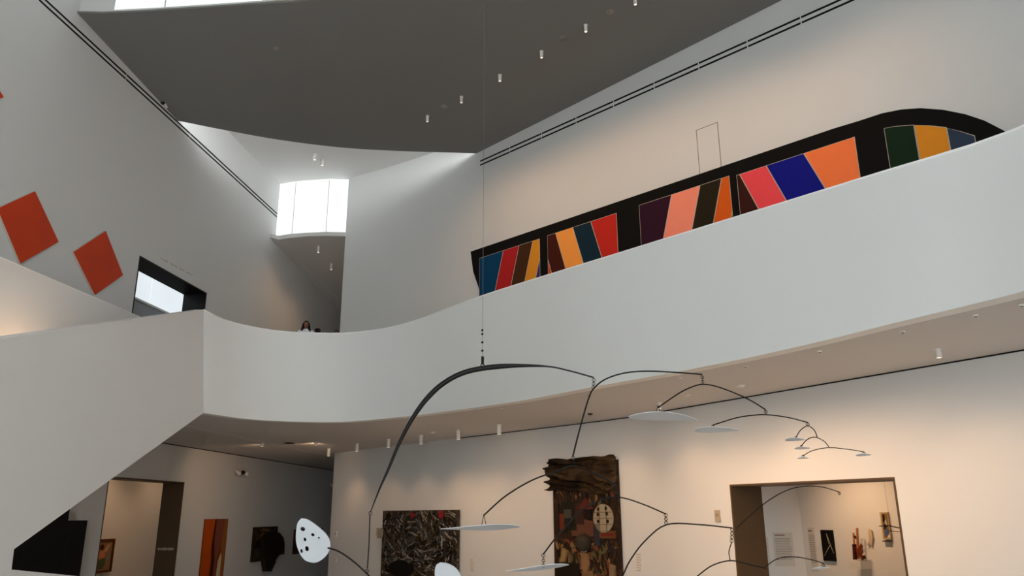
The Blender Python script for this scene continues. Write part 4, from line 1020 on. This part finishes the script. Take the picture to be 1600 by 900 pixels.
arm([(579, 800), (593, 764), (606, 735), (625, 690), (645, 653), (666, 624), (690, 601), (720, 584), (754, 575.5), (800, 571.5), (855, 572.5), (892, 580), (928, 590)], .030, (0, 0),
    lambda t: max(.2, min(1, .18 + 1.9 * t)) if t < .5 else (1 if t < .72 else max(.3, 1 - (t - .72) * 6)))
link(928, 591, 927, 608)
arm([(895, 713), (902, 685), (912, 648), (920, 622), (927, 608), (945, 593), (975, 583), (1010, 580), (1050, 581.5), (1097, 585)], .009, (-.15, .3))
link(1097, 586, 1098, 600, .3)
arm([(1028, 637), (1060, 615), (1080, 605), (1098, 600.5), (1120, 604), (1150, 615), (1175, 627), (1196, 640)], .008, (.15, .45))
vee(1028, 633, 1029, 650, .15); plate(1036, 651, 114, 13, .15, -3, .75, bendz=-3)
link(1196, 639, 1197, 648, .45)
arm([(1114, 664), (1150, 653), (1175, 649), (1197, 648), (1230, 652), (1262, 660)], .007, (.3, .6))
link(1114, 663, 1114, 671, .3, 1); plate(1121, 672, 76, 9, .3, 0, .6)
link(1262, 660, 1262, 666, .6, 1)
arm([(1244, 683), (1251, 672), (1262, 665.5), (1272, 672), (1277, 683)], .0055, (.55, .65))
link(1244, 682, 1244, 686, .55, 1); plate(1243, 687, 36, 5, .55)
arm([(1252, 697), (1261, 687), (1273, 683), (1287, 689), (1295, 698)], .0055, (.6, .7))
link(1252, 696, 1252, 700, .6, 1); plate(1254, 700.5, 28, 4, .6)
arm([(1255, 712), (1270, 704), (1295, 699.5), (1325, 702), (1350, 706)], .005, (.6, .8))
link(1255, 711, 1255, 716, .6, 1); plate(1255, 716, 20, 2.5, .6); link(1350, 706, 1350, 711, .8, 1); plate(1350, 711, 28, 4, .8)
link(895, 712, 897, 726, -.15)
arm([(756, 805), (790, 775), (830, 751), (865, 738), (897, 728), (930, 741), (958, 754)], .008, (-.35, .05))
vee(756, 803, 756, 824, -.35, 4); plate(752, 825, 114, 8, -.35, 2, 1.5)
link(958, 754, 966, 777, .05)
arm([(849, 866), (868, 841), (903, 802), (935, 783), (967, 777), (1005, 788), (1040, 803)], .008, (-.2, .25))
link(849, 864, 849, 888, -.2); plate(840, 888, 92, 7, -.2, 7, 1.5)
link(1040, 802, 1041, 820, .25)
arm([(962, 925), (973, 900), (985, 875), (1008, 845), (1041, 820), (1090, 819.5), (1144, 825)], .008, (.05, .45))
link(1144, 825, 1143, 848, .45); arm([(1143, 848), (1139, 862), (1141, 876)], .006, (.45, .45))
arm([(1085, 904), (1112, 884), (1142, 876), (1170, 882), (1197, 888)], .007, (.35, .6))
arm([(1192, 888), (1215, 873), (1240, 870), (1265, 874), (1287, 880)], .0055, (.55, .75)); link(1287, 880, 1286, 887, .75, 1); plate(1283, 888, 30, 3, .75)
arm([(1150, 826), (1190, 790), (1225, 768), (1255, 760), (1285, 761), (1312, 769)], .0055, (.5, .8)); link(1312, 769, 1311, 773, .8, 1)
# left end
link(579, 798, 578, 806); arm([(578, 805), (576.5, 850), (574, 888)], .007); link(574, 887, 573, 897, 0, 1)
arm([(512, 856), (530, 862), (552, 877), (574, 897), (600, 925), (650, 935), (695, 930)], .009, (-.1, .1))
def big_plate(outline, holes, dy):
    """upright rounded plate with round holes"""
    ol = catmull([M(u, v, dy) for u, v in outline + outline[:1]], 5)[:-1]
    bm = bmesh.new(); N_ = len(ol)
    cu = bpy.data.curves.new('plate', 'CURVE'); cu.dimensions = '2D'; cu.fill_mode = 'BOTH'; cu.extrude = .005; cu.bevel_depth = .002
    o = M(outline[0][0], outline[0][1], dy)
    X = RT.copy(); Y = UP.copy()
    def sp(pts):
        s = cu.splines.new('POLY'); s.points.add(len(pts) - 1); s.use_cyclic_u = True
        for i, p in enumerate(pts): d = p - o; s.points[i].co = (d.dot(X), d.dot(Y), 0, 1)
    sp(ol)
    for u, v, ru, rv in holes: sp([M(u + ru * math.cos(w), v + rv * math.sin(w), dy) for w in [2 * math.pi * i / 18 for i in range(18)]])
    ob = bpy.data.objects.new('tmp', cu); COL.objects.link(ob); dg = bpy.context.evaluated_depsgraph_get(); dg.update()
    me = bpy.data.meshes.new_from_object(ob.evaluated_get(dg)); bpy.data.objects.remove(ob)
    rm = Matrix((X, Y, X.cross(Y))).transposed()
    for v in me.vertices: v.co = o + rm @ v.co - WL[mob.name]
    me.materials.clear(); me.materials.append(PLATE)
    r_ = bpy.data.objects.new('plate', me); COL.objects.link(r_); r_.parent = mob; WL[r_.name] = WL[mob.name]; bm.free(); return r_
b = big_plate([(471, 810), (482, 813), (500, 828), (511, 843), (513, 858), (507, 872), (495, 883), (484, 886), (471, 881), (463, 866), (460, 846), (464, 820)], [(472, 828, 4, 4), (487, 838, 3, 3.2), (474, 846, 2.4, 3.6), (496, 843, 1.8, 2.2), (467, 866, 2.2, 4), (476, 862, 3.2, 5)], -.1)
b['label'] = 'white rounded plate pierced with dark holes'
big_plate([(688, 879), (700, 881), (712, 889), (720, 905), (718, 935), (700, 950), (684, 940), (679, 905), (681, 885)], [], .1)
# hanging bits seen in the right gallery doorway
q = GP(gr_sz(1392, 824)[0], 0, 2.6); P0 = on_pl(1374, 822, V((q.x, q.y, 0)), nWR); P1_ = on_pl(1409, 826, V((q.x, q.y, 0)), nWR)
e = empty('wire_mobile', P0.lerp(P1_, .5)); tag(e, 'small dark wire mobile hanging in front of the abstract picture', 'mobile')
G().tube([P0, P0.lerp(P1_, .5) + ZUP * .03, P1_], .012, 6).build('arm', WIRE, e); G().tube([P0 + dWR * .2 - ZUP * .1, P1_ - ZUP * .07], .008, 6).build('arm', WIRE, e)
G().tube([P0.lerp(P1_, .5) + ZUP * .03, V((P0.lerp(P1_, .5).x, P0.lerp(P1_, .5).y, Z2B))], .002, 5).build('suspension_wire', WIRE, e)
G().ball(P1_ - ZUP * .13, .03, .03, .03, 10, 8).build('bead', WIRE, e, smooth=True)
